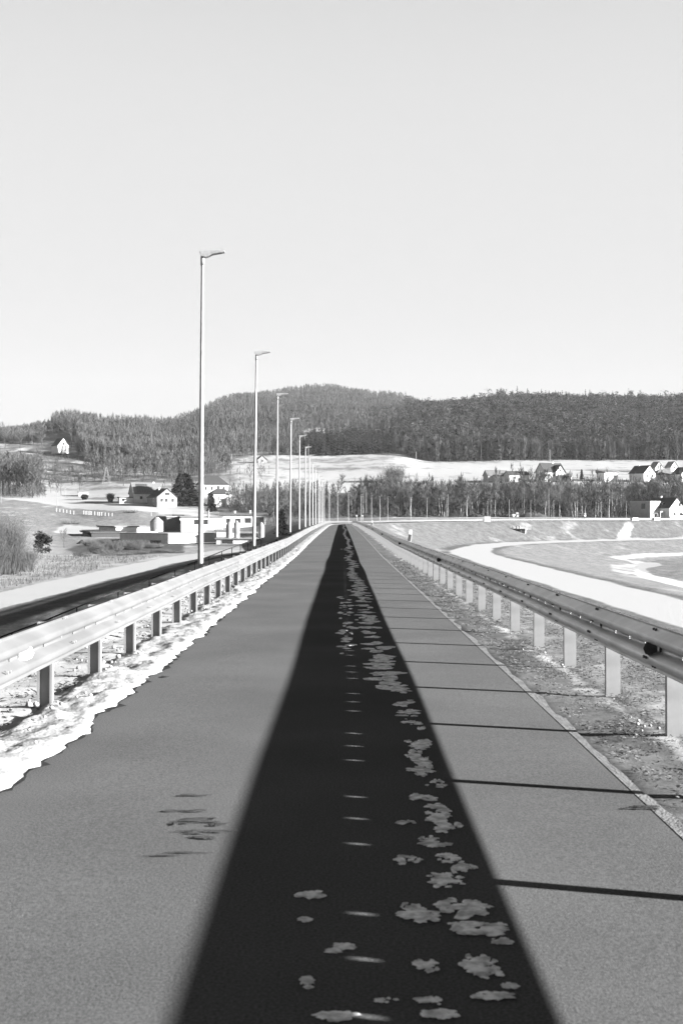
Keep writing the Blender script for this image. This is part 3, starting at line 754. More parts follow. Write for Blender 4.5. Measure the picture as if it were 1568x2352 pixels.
# far woods that read as one mass
def low_bare(seed):
    g = random.Random(seed); m = MB(); h = 19
    m.tube((0,0,-1),(g.gauss(0,.4),g.gauss(0,.4),h*.8), .2, .08, 3, cap=False)
    for k in range(62):
        t = g.uniform(.28 if seed < 80 else .08,1); a = g.random()*6.28; rr = 3.6*math.sin(min(1,(1.12-t)*1.6)*1.57)*g.random()**.5
        p = Vector((math.cos(a)*rr*.4, math.sin(a)*rr*.4, h*(t-.12))); e_ = Vector((math.cos(a)*rr, math.sin(a)*rr, h*t+g.uniform(.2,1.6)))
        m.sliver(p, e_, g.uniform(.2,.55))
    return m
def low_pine(seed):
    g = random.Random(seed); m = MB(); h = 21; m.tube((0,0,-1),(0,0,h*.85), .25, .1, 3, cap=False)
    cl = [(g.uniform(-2.6,2.6), g.uniform(-2.6,2.6), h*g.uniform(.5,.94), g.uniform(1.2,2.6)) for k in range(9)]
    for k in range(104):
        x, y, z, q = g.choice(cl); v = Vector((g.gauss(0,1), g.gauss(0,1), g.gauss(0,.6))).normalized()*q*g.random()**.4
        p = Vector((x,y,z))+v; m.sliver(p, p+Vector((g.gauss(0,1), g.gauss(0,1), g.uniform(-.3,1)))*1.0, g.uniform(.4,.9))
    return m
def low_spruce(seed):
    g = random.Random(seed); m = MB(); h = 22; m.tube((0,0,-1),(0,0,h*.9), .25, .06, 3, cap=False)
    for k in range(80):
        t = g.uniform(.1,1); rr = 3.6*(1-t)**.8+.2; a = g.random()*6.28; p = Vector((0,0,h*t)); e_ = Vector((math.cos(a)*rr, math.sin(a)*rr, h*t-rr*.4)); m.sliver(e_, p, g.uniform(.8,1.5)) if k % 2 else m.sliver(p, e_, 1.2)
    return m
def scatter(name, protos_, pos, mt, label, seed):
    g = np.random.RandomState(seed); arr = []
    for p in protos_:
        V = np.array(p.v); T = []
        for f in p.f:
            for k in range(1, len(f)-1): T.append((f[0], f[k], f[k+1]))
        arr.append((V, np.array(T)))
    Vs = []; Ts = []; off = 0
    X = np.array([p[0] for p in pos]); Y = np.array([p[1] for p in pos]); Zg = H(X, Y)
    for i in range(len(pos)):
        V, T = arr[g.randint(len(arr))]; a = g.rand()*6.283; s = pos[i][2]; ca, sa = math.cos(a)*s, math.sin(a)*s
        Vn = np.empty_like(V); Vn[:,0] = V[:,0]*ca-V[:,1]*sa+X[i]; Vn[:,1] = V[:,0]*sa+V[:,1]*ca+Y[i]; Vn[:,2] = V[:,2]*s*(.9+.2*g.rand())+Zg[i]
        Vs.append(Vn); Ts.append(T+off); off += len(V)
    tag(link(name, np_mesh(name, np.concatenate(Vs), np.concatenate(Ts), 3, mt)), label, kind='stuff')
fr = random.Random(21)
bare = []; con = []; spr = []
def edgeZ(vx): return np.interp(vx, [-300,0,120,200,300,420,520,600,700,760,900,960,1000,1250,1568,1800], [1230,1220,1180,1090,1050,1080,1130,1160,1170,1165,1180,1150,1140,1150,1150,1150])
lim = 17500; tries = 0
while len(bare)+len(con)+len(spr) < lim and tries < 120000:
    tries += 1
    vx = fr.uniform(-160, 1730); e0 = edgeZ(vx); zmax = np.interp(vx, [-160,100,300,450,560,740,900,1000,1200,1730], [1420,1420,1500,1900,2250,2500,2400,2000,1800,1800])
    Z = e0+(zmax-e0)*fr.random()**1.35
    if fr.random() > Z/zmax+.15: continue
    x = (vx-CX)*Z/F
    # clearing with snow showing under the trunks on the middle hill
    if 690 < vx < 880 and 1330 < Z < 1480 and fr.random() < .72: continue
    s = fr.uniform(.72, 1.12)
    s *= .72+.5*float(vnoise(np.array([x]), np.array([Z]), 38, 77)[0]); 
    if Z > 1650: s = fr.uniform(.66, .82)
    if vx < 120:
        s *= .75
        if fr.random() < .45: continue
    if 96 < vx < 176 and Z < 1330: continue
    pcon = 0
    if vx > 930: pcon = .82 if Z > 1190 else .2; s *= (1.12 if Z < 1500 else 1)
    if 850 < vx <= 930 and Z < 1700: pcon = .45
    if 700 < vx < 900 and 1150 < Z < 1300: pcon = 0; 
    if 690 < vx < 905 and 1165 < Z < 1330: spr.append((x, Z, s*.8)); continue
    if vx > 930 and fr.random() < .09: spr.append((x, Z, s*1.12)); continue
    (con if fr.random() < pcon else bare).append((x, Z, s))
for k in range(420):
    vx = fr.uniform(705, 900); Z = fr.uniform(1168, 1260); spr.append(((vx-CX)*Z/F, Z, fr.uniform(.5,.85)))
scatter('bare_woods', [low_bare(k) for k in range(8)], bare, 'twig_forest', 'grey leafless woods covering the hills behind the houses', 1)
scatter('pine_woods', [low_pine(k) for k in range(7)], con, 'needle_forest', 'darker pine woods covering the hill on the right', 2)
scatter('spruce_woods', [low_spruce(k) for k in range(5)], spr, 'needle', 'dark spruce stand above the snowy hill field', 3)
print('forest', len(bare), len(con), len(spr))
# undergrowth at the foot of the belt and in the valley
us = []
for k in range(800):
    vx = fr.uniform(560, 1620); Z = fr.uniform(648, 700)
    if 1420 < vx < 1575: continue
    us.append(((vx-CX)*Z/F, Z, fr.uniform(.12,.3)))
bk = []
for k in range(900):
    vx = fr.uniform(560, 1640); Z = fr.uniform(700, 800)
    if 1425 < vx < 1580 and Z < 740: continue
    top = np.interp(vx, [560,640,700,760,800,860,900,960,1100,1600], [.6,.68,.7,.6,.7,.95,1.0,.9,.92,.95]); bk.append(((vx-CX)*Z/F, Z, fr.uniform(.55,.98)*top))
for k in range(150):
    vx = fr.uniform(195, 475); Z = fr.uniform(900, 1100); us.append(((vx-CX)*Z/F, Z, fr.uniform(.7,1.15)))
for k in range(420):
    vx = fr.uniform(525, 765); Z = fr.uniform(660, 830); us.append(((vx-CX)*Z/F, Z, fr.uniform(.18,.55)))
for k in range(90):
    vx = fr.uniform(440, 530); Z = fr.uniform(930, 1080); us.append(((vx-CX)*Z/F, Z, fr.uniform(.5,1.0)))
for k in range(60):
    vx = fr.uniform(300, 470); Z = fr.uniform(770, 850); us.append(((vx-CX)*Z/F, Z, fr.uniform(.12,.4)))
for k in range(240):
    vx = fr.uniform(-60, 105); Z = fr.uniform(775, 830); us.append(((vx-CX)*Z/F, Z, fr.uniform(.15,.5)))
for k in range(70):
    vx = fr.uniform(-60, 95); Z = fr.uniform(800, 920); us.append(((vx-CX)*Z/F, Z, fr.uniform(.7,1.2)))
for k in range(260):
    vx = fr.uniform(590, 780); Z = fr.uniform(520, 640); us.append(((vx-CX)*Z/F, Z, fr.uniform(.1,.2)))
for k in range(1300):
    vx = fr.uniform(-60, 620); Z = fr.uniform(880, 1090)
    if math.sin(vx*.05+Z*.021)+math.sin(Z*.09) < -.1: continue
    if vx > 500 and fr.random() < .5: continue
    us.append(((vx-CX)*Z/F, Z, fr.uniform(.1,.3))); continue
for k in range(0):
    vx = 0; Z = 0; us.append(((vx-CX)*Z/F, Z, fr.uniform(.1,.28)))
scatter('undergrowth', [low_bare(50+k) for k in range(5)], us, 'twig_forest', 'thin leafless undergrowth at the foot of the trees', 4)

scatter('thicket', [low_bare(80+k) for k in range(6)], bk, 'twig_forest', 'dense grey thicket filling the back of the tree belt', 6)
# bushes in the left field
def bush(vx, vy, hpx, wpx, label, seed, n=700, mt='twig_light', name='bush', Z=None):
    x, y = at(vx, vy) if Z is None else ((vx-CX)*Z/F, Z); h = hpx*y/F; r = wpx*y/F/2
    o = link(name, shrub_parts(seed, h, r, n, max(.02, y*.00011)).mesh(name, mt)); o.location = (x, y, h1(x, y)-.05)
    tag(o, label, 'bush')
bush(8, 1318, 145, 120, 'large leafless bush at the left edge of the picture', 1, 2600, 'twig')
bush(58, 1312, 66, 70, 'lower leafless bush leaning right from the large one', 2, 1300)
bush(-20, 1322, 120, 90, 'leafless bush cut by the left picture edge', 3, 1500, 'twig')
bush(226, 1270, 24, 60, 'dark leafless shrub on the brushy rise', 4, 900, 'twig')
bush(262, 1266, 26, 60, 'rounded leafless shrub in the middle of the brushy rise', 5, 900, 'twig')
bush(305, 1262, 22, 70, 'wide leafless shrub in front of the long shed', 6, 900, 'twig')
bush(350, 1258, 14, 70, 'low leafless shrub at the corner of the long shed', 7, 700, 'twig')
bush(190, 1278, 14, 60, 'low shrub at the left end of the brushy rise', 8, 600, 'twig')
bush(270, 1275, 10, 110, 'low dark strip of brush before the light reeds', 9, 1100, 'twig')
for k, (vx, vy, h_, w_, l) in enumerate(((212,1255,16,50,'grey leafless shrub at the top left of the brushy rise'),(240,1250,14,46,'low grey shrub behind the dark shrub on the brushy rise'),(285,1254,18,54,'tangled grey shrub between the long shed and the rounded shrub'),(325,1252,15,50,'grey shrub against the shaded shed wall'),(370,1268,9,60,'flat brown shrub below the corner of the long shed'),(405,1270,7,50,'thin low shrub left of the nearest lamp pole'),(240,1272,12,60,'dark bramble patch at the foot of the brushy rise'),(320,1272,9,60,'dark bramble patch below the wide leafless shrub'))):
    bush(vx, vy, h_, w_, l, 40+k, 800, 'twig')
bush(108, 1322, 7, 16, 'small dark tuft beside the snowy track', 10, 200, 'twig')
bush(165, 1178+25, 10, 60, 'shrub strip by the white marker posts', 11, 300)
bush(300, 1178, 8, 46, 'faint shrub strip below the white field', 12, 400)
bush(195, 1148, 14, 18, 'left clipped dark hedge block by the field road', 13, 1500, 'needle', 'hedge')
bush(254, 1152, 20, 18, 'right clipped dark hedge block beside the low white house', 14, 1500, 'needle', 'hedge')
bush(1300, 1085+22, 22, 26, 'dark shrub right of the large dark-roofed village house', 15, 800, 'needle')
bush(905, 1108, 42, 60, 'tall leafless thicket rising behind the belt', 16, 900, 'twig')
for k, (vx, vy, h_) in enumerate(((1244,1115,30),(1335,1102,24),(1292,1128,30))):
    one('spruce', vx, vy, h_, ['small spruce in front of the dark-roofed village house','small pointed spruce between the village houses','spruce below the dark-roofed village house'][k], 'conifer_tree', 13, seed=30+k)
# reeds between track and shrubs
rg = np.random.RandomState(8); n = 60000
rx = rg.uniform(-150, -48, n); ry = rg.uniform(120, 330, n); keep = (rx/ry > -.32) & (vnoise(rx, ry, 7, 9)*.6+vnoise(rx, ry, 2, 4)*.4 > .38); rx = rx[keep]; ry = ry[keep]; n = len(rx)
rzg = H(rx, ry); a = rg.rand(n)*6.28; wd = .05; hh = .25+.55*rg.rand(n)
V = np.stack([np.stack([rx-wd*np.cos(a), ry-wd*np.sin(a), rzg-.1],1), np.stack([rx+wd*np.cos(a), ry+wd*np.sin(a), rzg-.1],1), np.stack([rx+rg.normal(0,.15,n), ry+rg.normal(0,.15,n), rzg+hh],1)],1).reshape(-1,3)
tag(link('reeds', np_mesh('reeds', V, np.arange(3*n).reshape(-1,3), 3, 'dry_grass_light')), 'pale dry reeds and tall grass beyond the snowy track', kind='stuff')

# ------------------------------------------------------------------ buildings
def window(parent, face, u, z, w, h, wd, dp, mt='glass'):
    """face: 'f' front (-y), 'r' right (+x), 'l' left (-x)"""
    mb = MB(); fr_ = MB(); t = .05; w *= 1.3; h *= 1.25
    if face == 'f': mb.box(u-w/2, u+w/2, -dp/2-.05, -dp/2+.1, z, z+h); b = [(u-w/2-t,u+w/2+t,z-t,z),(u-w/2-t,u+w/2+t,z+h,z+h+t),(u-w/2-t,u-w/2,z,z+h),(u+w/2,u+w/2+t,z,z+h)]; [fr_.box(x0,x1,-dp/2-.09,-dp/2+.1,z0,z1) for x0,x1,z0,z1 in b]
    else:
        s = 1 if face == 'r' else -1; x = s*wd/2
        mb.box(min(x-s*.1,x+s*.05), max(x-s*.1,x+s*.05), u-w/2, u+w/2, z, z+h)
        for y0,y1,z0,z1 in [(u-w/2-t,u+w/2+t,z-t,z),(u-w/2-t,u+w/2+t,z+h,z+h+t),(u-w/2-t,u-w/2,z,z+h),(u+w/2,u+w/2+t,z,z+h)]: fr_.box(min(x-s*.1,x+s*.09), max(x-s*.1,x+s*.09), y0, y1, z0, z1)
    o = mb.build('window', mt, parent); fr_.build('frame', 'frame', o)
def bldg(name, label, vx, Z, w, dp, hw, hr, rot, ridge='x', wall='plaster', roof='roof_dark', over=.5, wins=(), chims=(), cat='house', base=None, z=None, door=None, slope=0.0):
    x = (vx-CX)*Z/F; g = h1(x, Z) if z is None else z
    t = thing(name, label, cat, (x, Z, g), R(rot)); a, b = w/2, dp/2
    mb = MB()
    if ridge == 'x': mb.add([(-a,-b,-3),(a,-b,-3),(a,b,-3),(-a,b,-3),(-a,-b,hw),(a,-b,hw),(a,b,hw),(-a,b,hw),(-a,0,hw+hr-.03),(a,0,hw+hr-.03)], [(0,1,5,4),(1,2,6,9,5),(2,3,7,6),(3,0,4,8,7),(4,5,9,8),(6,7,8,9)])
    elif ridge == 'y': mb.add([(-a,-b,-3),(a,-b,-3),(a,b,-3),(-a,b,-3),(-a,-b,hw),(a,-b,hw),(a,b,hw),(-a,b,hw),(0,-b,hw+hr-.03),(0,b,hw+hr-.03)], [(0,1,5,8,4),(1,2,6,5),(2,3,7,9,6),(3,0,4,7),(4,8,9,7),(5,6,9,8)])
    else: mb.box(-a,a,-b,b,-3,hw)
    mb.build('wall', wall, t)
    r = MB(); o = over; th = .25
    if ridge in 'xy':
        k = hr/(b if ridge == 'x' else a)
        L = (a if ridge == 'x' else b)+o; Wd = (b if ridge == 'x' else a)+o
        def pt(u, v, z): return (u, v, z) if ridge == 'x' else (v, u, z)
        for s in (-1, 1):
            v0 = [pt(-L, s*Wd, hw-o*k), pt(L, s*Wd, hw-o*k), pt(L, 0, hw+hr), pt(-L, 0, hw+hr)]
            v1 = [(p[0], p[1], p[2]+th) for p in v0]
            r.add(v0+v1, [(0,1,2,3),(7,6,5,4),(0,4,5,1),(1,5,6,2),(2,6,7,3),(3,7,4,0)])
    elif ridge == 'hip':
        q = min(a, b)*.9; A_, B_ = a+o, b+o
        base_ = [(-A_,-B_,hw),(A_,-B_,hw),(A_,B_,hw),(-A_,B_,hw)]; rl = max(A_-B_*.9, .3)
        r.add(base_+[(x_, y_, hw+.22) for x_, y_, _ in base_]+[(-rl,0,hw+hr),(rl,0,hw+hr)], [(0,1,2,3),(0,4,5,1),(1,5,6,2),(2,6,7,3),(3,7,4,0),(4,8,9,5),(5,9,6),(6,9,8,7),(7,8,4)])
    elif ridge == 'flat':
        r.add([(-a-o,-b-o,hw+.003),(a+o,-b-o,hw+.003),(a+o,b+o,hw+.003),(-a-o,b+o,hw+.003),(-a-o,-b-o,hw+.25),(a+o,-b-o,hw+.25),(a+o,b+o,hw+.25+hr),(-a-o,b+o,hw+.25+hr)], [(0,3,2,1),(4,5,6,7),(0,1,5,4),(1,2,6,5),(2,3,7,6),(3,0,4,7)])
    ro = r.build('roof', roof, t)
    if ridge == 'flat':
        m_ = MB(); A2, B2 = a+o*.6+.06, b+o*.6+.06; m_.box(-A2, A2, -B2, -B2+.1, hw-.32, hw); m_.box(-A2, -A2+.1, -B2+.1, B2, hw-.32, hw); m_.box(A2-.1, A2, -B2+.1, B2, hw-.32, hw); m_.build('fascia', 'roof_grey', ro)
    for cx_, cy_, ch in chims:
        c = MB(); c.box(cx_-.4,cx_+.4,cy_-.4,cy_+.4,hw,hw+hr+ch); c.box(cx_-.5,cx_+.5,cy_-.5,cy_+.5,hw+hr+ch,hw+hr+ch+.15); c.build('chimney', 'plaster', ro)
    for f, u, zz_, w_, h_ in wins: window(t, f, u, zz_, w_, h_, w, dp)
    if door:
        f, u, w_, h_ = door; m = MB()
        m.box(u-w_/2,u+w_/2,-b-.06,-b+.1,0,h_) if f == 'f' else m.box(a-.1,a+.06,u-w_/2,u+w_/2,0,h_); dd = m.build('door', 'wood', t)
        m = MB(); m.box(u+w_/2-.2,u+w_/2-.1,-b-.12,-b-.06,1.0,1.15) if f == 'f' else m.box(a+.06,a+.12,u-.1,u,1.0,1.15); m.build('handle', 'dark_steel', dd)
    return t, ro
# right, in front of the belt
t, ro = bldg('house', 'white gabled house with steep dark roof joined to a grey cube wing', 1526, 668, 13, 15, 5.4, 5.2, 40, 'y', chims=((0,2.5,.9),), wins=(('f',2.5,6.0,1.3,1.5),('f',-2,1.2,1.6,1.4),('f',3.5,1.2,1.2,1.2)), door=('f',.5,1.1,2.1))
m = MB(); m.box(-14.5,-5.6,-1,12,-3,8.6); m.build('wing', 'render_grey', t); m = MB(); m.box(-14.7,-5.5,-1.2,12.2,8.6,8.8); m.build('wing_roof', 'plaster', t)
m = MB(); m.box(-14.56,-14.4,2.2,4.6,4.6,7.6); o = m.build('window', 'glass', t)
m = MB(); m.box(-10.5,-6.5,-4.6,-1.2,3.0,3.2); m.box(-10.3,-10.1,-4.4,-4.2,0,3.0); m.box(-6.9,-6.7,-4.4,-4.2,0,3.0); m.build('porch_roof', 'plaster', t)
for yy in (-1.5, 3.0):
    m = MB(); m.box(-5.2,-2.7,yy-1.1,yy+1.1,6.2,8.3); d_ = m.build('dormer', 'roof_dark', ro); m = MB(); m.box(-5.26,-5.18,yy-.8,yy+.8,6.7,8.0); m.build('window', 'glass', d_)
m = MB(); m.box(3.5,8.5,-9.5,-6.8,1.9,2.1); m.build('awning', 'roof_dark', t)
m = MB(); m.box(3.7,3.9,-9.3,-9.1,-1,1.9); m.box(8.2,8.4,-9.3,-9.1,-1,1.9); m.build('awning_post', 'wood', t)
# village behind the belt
bldg('house', 'large village house under a broad dark cross-gabled roof', 1263, 845, 17, 11, 4.6, 6.0, 28, 'x', chims=((2,0,.8),), wins=(('f',-5,1.5,1.3,1.4),('f',-1,1.5,1.3,1.4),('f',4,1.5,1.3,1.4),('l',-1,3.0,1.2,1.3),('l',2,3.0,1.2,1.3)), z=h1((1263-CX)*845/F, 845)+1.5)
q = bpy.data.objects[-1] if False else None
def cross_gable(root, w, dpth, hw, hr, x, dp):
    m = MB(); a = w/2; m.add([(x-a,-dp/2-1.6,-2),(x+a,-dp/2-1.6,-2),(x+a,0,-2),(x-a,0,-2),(x-a,-dp/2-1.6,hw),(x+a,-dp/2-1.6,hw),(x+a,0,hw),(x-a,0,hw),(x,-dp/2-1.6,hw+hr-.05),(x,0,hw+hr-.05)], [(0,1,5,8,4),(1,2,6,5),(3,0,4,7),(4,8,9,7),(5,6,9,8)])
    m.build('gable_wall', 'plaster', root)
    r = MB()
    for s in (-1,1):
        v0 = [(x+s*(a+.5), -dp/2-2.2, hw-.5*hr/a),(x+s*(a+.5), 0, hw-.5*hr/a),(x,0,hw+hr),(x,-dp/2-2.2,hw+hr)]; r.add(v0+[(p[0],p[1],p[2]+.25) for p in v0], [(0,1,2,3),(7,6,5,4),(0,4,5,1),(1,5,6,2),(2,6,7,3),(3,7,4,0)])
    r.build('gable_roof', 'roof_dark', root)
    m = MB(); m.box(x-.8,x+.8,-dp/2-1.68,-dp/2-1.5,hw-.2,hw+1.5); m.build('window', 'glass', root)
big_house = [o for o in bpy.data.objects if o.get('label', '').startswith('large village house')][0]
cross_gable(big_house, 7, 3, 5.0, 4.2, 3.0, 11)
m = MB(); m.box(1.5,11,-9.5,-5.6,-3,2.6); m.build('terrace', 'plaster', big_house)
bldg('house', 'village house with long low dark mono-pitch roof and white wall', 1185, 845, 15, 9, 3.6, 2.4, 20, 'x', wins=(('f',-4,.8,1.4,1.2),('f',2,.8,1.6,1.2)), z=h1((1185-CX)*845/F,845)+.5)
bldg('house', 'grey roofed village house at the left end of the row', 1138, 850, 15, 9, 3.2, 3.6, 15, 'x', wall='render_grey', roof='roof_grey', wins=(('f',0,.8,1.5,1.2),), z=h1((1138-CX)*850/F,850)+.5)
bldg('house', 'white village house with mono-pitch roof and blank wall', 1393, 850, 11, 9, 4.6, 1.6, 25, 'flat', roof='roof_grey', wins=(('f',3,1.2,1.4,1.3),), z=h1((1393-CX)*850/F,850)+1.2)
bldg('house', 'white gabled village house with balcony and dark roof slope', 1474, 848, 11.5, 13, 4.4, 5.0, 35, 'y', chims=((0,3,.6),), wins=(('f',-2.5,1.4,1.3,1.6),('f',2.5,1.4,1.3,1.6),('f',0,4.6,1.2,1.3)), z=h1((1474-CX)*848/F,848)+1.2)
bldg('house', 'left of two small pointed white gables high in the village', 1506, 960, 6.5, 8, 3.6, 4.2, 20, 'y', roof='roof_snow', wins=(('f',-1,2.2,1,2.6),('f',1,2.2,1,2.6)))
bldg('house', 'right of two small pointed white gables high in the village', 1541, 965, 6.5, 8, 3.6, 4.2, 20, 'y', roof='roof_snow', wins=(('f',0,2.2,1,1.6),))
bldg('house', 'village house under a wide grey hipped roof', 1522, 858, 15, 10, 2.6, 4.2, 15, 'hip', wall='render_grey', roof='roof_grey', z=h1((1522-CX)*858/F,858)+1.2)
t, _ = bldg('house', 'white two storey village house at the right picture edge', 1566, 846, 10, 10, 5.6, 4.4, 25, 'y', wins=(('f',-1.5,1.0,1.5,1.5),('f',2.5,4.2,1.2,1.4)), z=h1((1566-CX)*846/F,846)-.3)
m = MB(); m.box(-6,5,-6.6,-5.1,2.6,3.0); m.build('balcony', 'plaster', t)
# left houses
t, ro = bldg('house', 'grey gabled house with rows of solar panels on its roof', 334, 740, 17, 10, 5.6, 6.2, 26, 'x', wall='render_grey', roof='roof_grey', wins=(('l',1,6,.8,1.6),('f',-4,2,1.2,1.4)), chims=((5,0,.5),))
m = MB(); k = 6.2/5
m.box(-8.5,8.5,-5.04,-5.0,0,5.2); m.build('sunlit_front_wall', 'plaster', t)  # sunlit front painted whiter than the shaded gable walls
for r_ in range(3):
    for c_ in range(9-2*r_ if r_ else 9):
        x0 = -6.5+c_*1.45; y0 = -4.9+r_*1.45
        m = MB(); y1 = y0+1.3; za = 5.6+(y0+5)*k+.33; zb = 5.6+(y1+5)*k+.33
        m.add([(x0,y0,za),(x0+1.3,y0,za),(x0+1.3,y1,zb),(x0,y1,zb),(x0,y0,za-.08),(x0+1.3,y0,za-.08),(x0+1.3,y1,zb-.08),(x0,y1,zb-.08)], [(0,1,2,3),(0,4,5,1),(1,5,6,2),(2,6,7,3),(3,7,4,0)]); m.build('solar_panel', 'panel', ro)
bldg('house', 'brown house with grey side wall and lit gable beside the dark conifer', 373, 712, 12.5, 13, 5.2, 4.8, 33, 'y', wall='concrete', roof='roof_dark', wins=(('f',-3.4,2.4,1.3,1.6),('f',-.6,2.4,1.3,1.6),('f',3.4,2.4,1.3,1.6),('f',0,6.2,2.4,1.3),('l',-2,2.4,1.0,1.6),('l',-2,-.6,1.0,1.2)), chims=((-1.5,1,.7),), door=('f',1.6,1.0,2.0))
bldg('garden_house', 'low white flat building between hedge and solar house', 291, 735, 9, 6, 3.2, .1, 20, 'flat', roof='roof_grey', wins=(('f',-2.5,1,1.2,1.2),), cat='building')
bldg('house', 'big house under a wide dark hipped roof', 487, 800, 19, 13, 5.2, 6.2, 15, 'hip', wins=(('f',-5,1.8,1,1.7),('f',-1,1.8,1,1.7),('f',3,1.8,1.2,2.2),('f',6.5,1.8,1,1.7)), z=h1((487-CX)*800/F,800)+1.5)
t, _ = bldg('house', 'white split-roof house with flat terrace left of the second lamp', 506, 735, 13, 9, 5.6, 3.4, 22, 'hip', wins=(('f',3,5.0,1.4,1.5),('f',-2.5,2,.7,2.4)), chims=((3.5,1,1.0),), z=h1((506-CX)*735/F,735)+1.5)
m = MB(); m.box(2.0,14,-6.5,3,-3,3.4); m.build('wing', 'plaster', t); m = MB(); m.box(1.8,14.2,-6.7,3.2,3.4,3.6); m.build('wing_roof', 'roof_grey', t)
m = MB(); m.box(3,13,-11,-6.7,-.8,-.4); m.build('carport', 'roof_dark', t)
bldg('cottage', 'small white gabled cottage on the hilltop among bare trees', 139, 1110, 11, 11, 4.2, 6.5, 42, 'y', wins=(('f',0,4.6,2,1.8),), cat='cottage', z=h1((139-CX)*1130/F,1130)+1)
bldg('cabin', 'little wooden cabin at the top of the snowy field', 600, 1080, 8.5, 7, 2.6, 3.6, 20, 'y', wall='wood', wins=(('f',0,.8,1.4,1.4),), cat='cabin')
bldg('shed', 'small pale shed behind the white field road', 192, 800, 6, 4, 2.4, .8, 15, 'flat', wall='plaster', roof='roof_snow', cat='shed')
# factory in the valley
zf = -8.4
def fb_(name, label, vl, vr, Z, hb, ht, dp, rot, **k):
    """flat building spanning columns vl..vr with base row hb and top row ht"""
    sc__ = Z/F; w = (vr-vl)*sc__; zb = HC-(hb-HY)*sc__; z1 = HC-(ht-HY)*sc__
    return bldg(name, label, (vl+vr)/2, Z, w, dp, z1-zb, k.pop('hr', .2), rot, k.pop('ridge', 'flat'), z=zb, cat='factory building', **k)
# long front shed: its nearest corner at column 387
c0 = np.array([(387-CX)*468/F, 468.0]); u = np.array([math.cos(R(42)), math.sin(R(42))]); v = np.array([-u[1], u[0]]); cen = c0+u*17+v*17
t = thing('factory_shed', 'long white shed with a big flat pale roof and shaded left wall', 'factory building', (cen[0], cen[1], zf), R(42))
m = MB(); m.box(-17,17,-17,17,-2,4.2); m.build('wall', 'plaster', t); m = MB(); m.box(-17.5,17.5,-17.5,17.5,4.2,4.45); m.build('roof', 'roof_snow', t)
m = MB(); m.box(-17.06,-16.9,-12,-2,.6,1.8); m.build('window', 'glass', t); m = MB(); m.box(6,12,-17.06,-16.9,1.0,3.4); m.build('gate', 'roof_grey', t)
m = MB(); m.box(-17,17,-17.03,-17,2.0,2.06); m.build('cladding_joint', 'render_grey', t)
fb_('factory_shed', 'low shed with wide pale roof at the left end of the factory', 245, 345, 545, 1220, 1209, 22, 30, wall='plaster', roof='roof_snow', over=1.0)
fb_('factory_shed', 'dark low roofed shed at the far left of the factory', 200, 275, 520, 1228, 1221, 16, 25, wall='roof_dark', roof='roof_dark', over=1.0)
fb_('factory_block', 'grey windowless block behind the round tank', 372, 403, 555, 1216, 1187, 12, 28, wall='roof_grey', roof='roof_snow')
fb_('factory_block', 'white block with dark strip window right of the grey block', 400, 420, 560, 1216, 1184, 10, 10, wall='plaster', roof='roof_dark', wins=(('f',0,2.6,3,1.2),))
fb_('factory_block', 'white factory block directly behind the nearest lamp pole', 416, 470, 545, 1222, 1187, 14, 8, wall='plaster', roof='roof_snow', wins=(('f',3.4,3.4,4.6,1.7),))
fb_('factory_block', 'tall plain white block between chimney stack and office', 466, 512, 560, 1224, 1187, 14, 4, wall='plaster', roof='roof_snow')
t, _ = fb_('office_building', 'white office building with grey roof behind the silos', 508, 612, 570, 1226, 1183, 12, 4, wall='plaster', roof='roof_grey', over=.8, hr=1.0, wins=(('f',-7,5,1.5,1.6),('f',-2.6,5,1.8,1.6),('f',2,5,2.2,1.8),('f',7.2,3.2,3.0,3.6)), chims=((-4,2,.8),(3,2,1.0)))
fb_('factory_annex', 'low white annex wall in front of the silos', 500, 600, 455, 1252, 1237, 9, 0, wall='plaster', roof='roof_snow', wins=(('f',-4,.6,3.2,1.6),('f',6,.6,3.4,1.6)))
fb_('factory_annex', 'dark open bay between the silo pair and the single silo', 552, 592, 480, 1240, 1224, 8, 0, wall='glass', roof='roof_snow')
fb_('factory_annex', 'small grey bay left of the silo pair', 497, 520, 478, 1241, 1218, 7, 8, wall='render_grey', roof='roof_snow')
def silo(vl, vr, Z, hb, ht, label, cone=1.2):
    w = (vr-vl)*Z/F/2; x = ((vl+vr)/2-CX)*Z/F; zb = HC-(hb-HY)*Z/F; z1 = HC-(ht-HY)*Z/F
    t = thing('silo', label, 'silo', (x, Z, zb), 0, 'factory silos'); m = MB(); m.tube((0,0,-1),(0,0,z1-zb), w, w, 24); m.build('body', 'metal_sheet', t, False)
    m = MB(); m.tube((0,0,z1-zb),(0,0,z1-zb+cone), w*1.03, w*.25, 24); m.build('roof', 'roof_snow', t)
    m = MB()
    for s in (-.25,.25): m.tube((w*.3+s,-w*.99-.1,0),(w*.3+s,-w*.99-.1,z1-zb),.05,.05,4)
    m.build('ladder', 'render_grey', t)
silo(519, 534, 452, 1237, 1206, 'left silo of the upright white pair'); silo(537, 550, 452, 1237, 1203, 'right silo of the upright white pair'); silo(593, 607, 456, 1246, 1207, 'single silo behind the foot of the second lamp')
silo(345, 375, 530, 1215, 1198, 'wide round tank with low conical roof', 2.0)
t = thing('chimney_stack', 'thin dark factory stack beside the nearest lamp pole', 'chimney', ((479-CX)*552/F, 552, -2.5)); m = MB(); m.tube((0,0,-4),(0,0,7.8),.42,.36,12); m.build('shaft', 'concrete', t); m = MB(); m.tube((0,0,7.8),(0,0,8.6),.55,.5,12); m.build('cap', 'dark_steel', t)

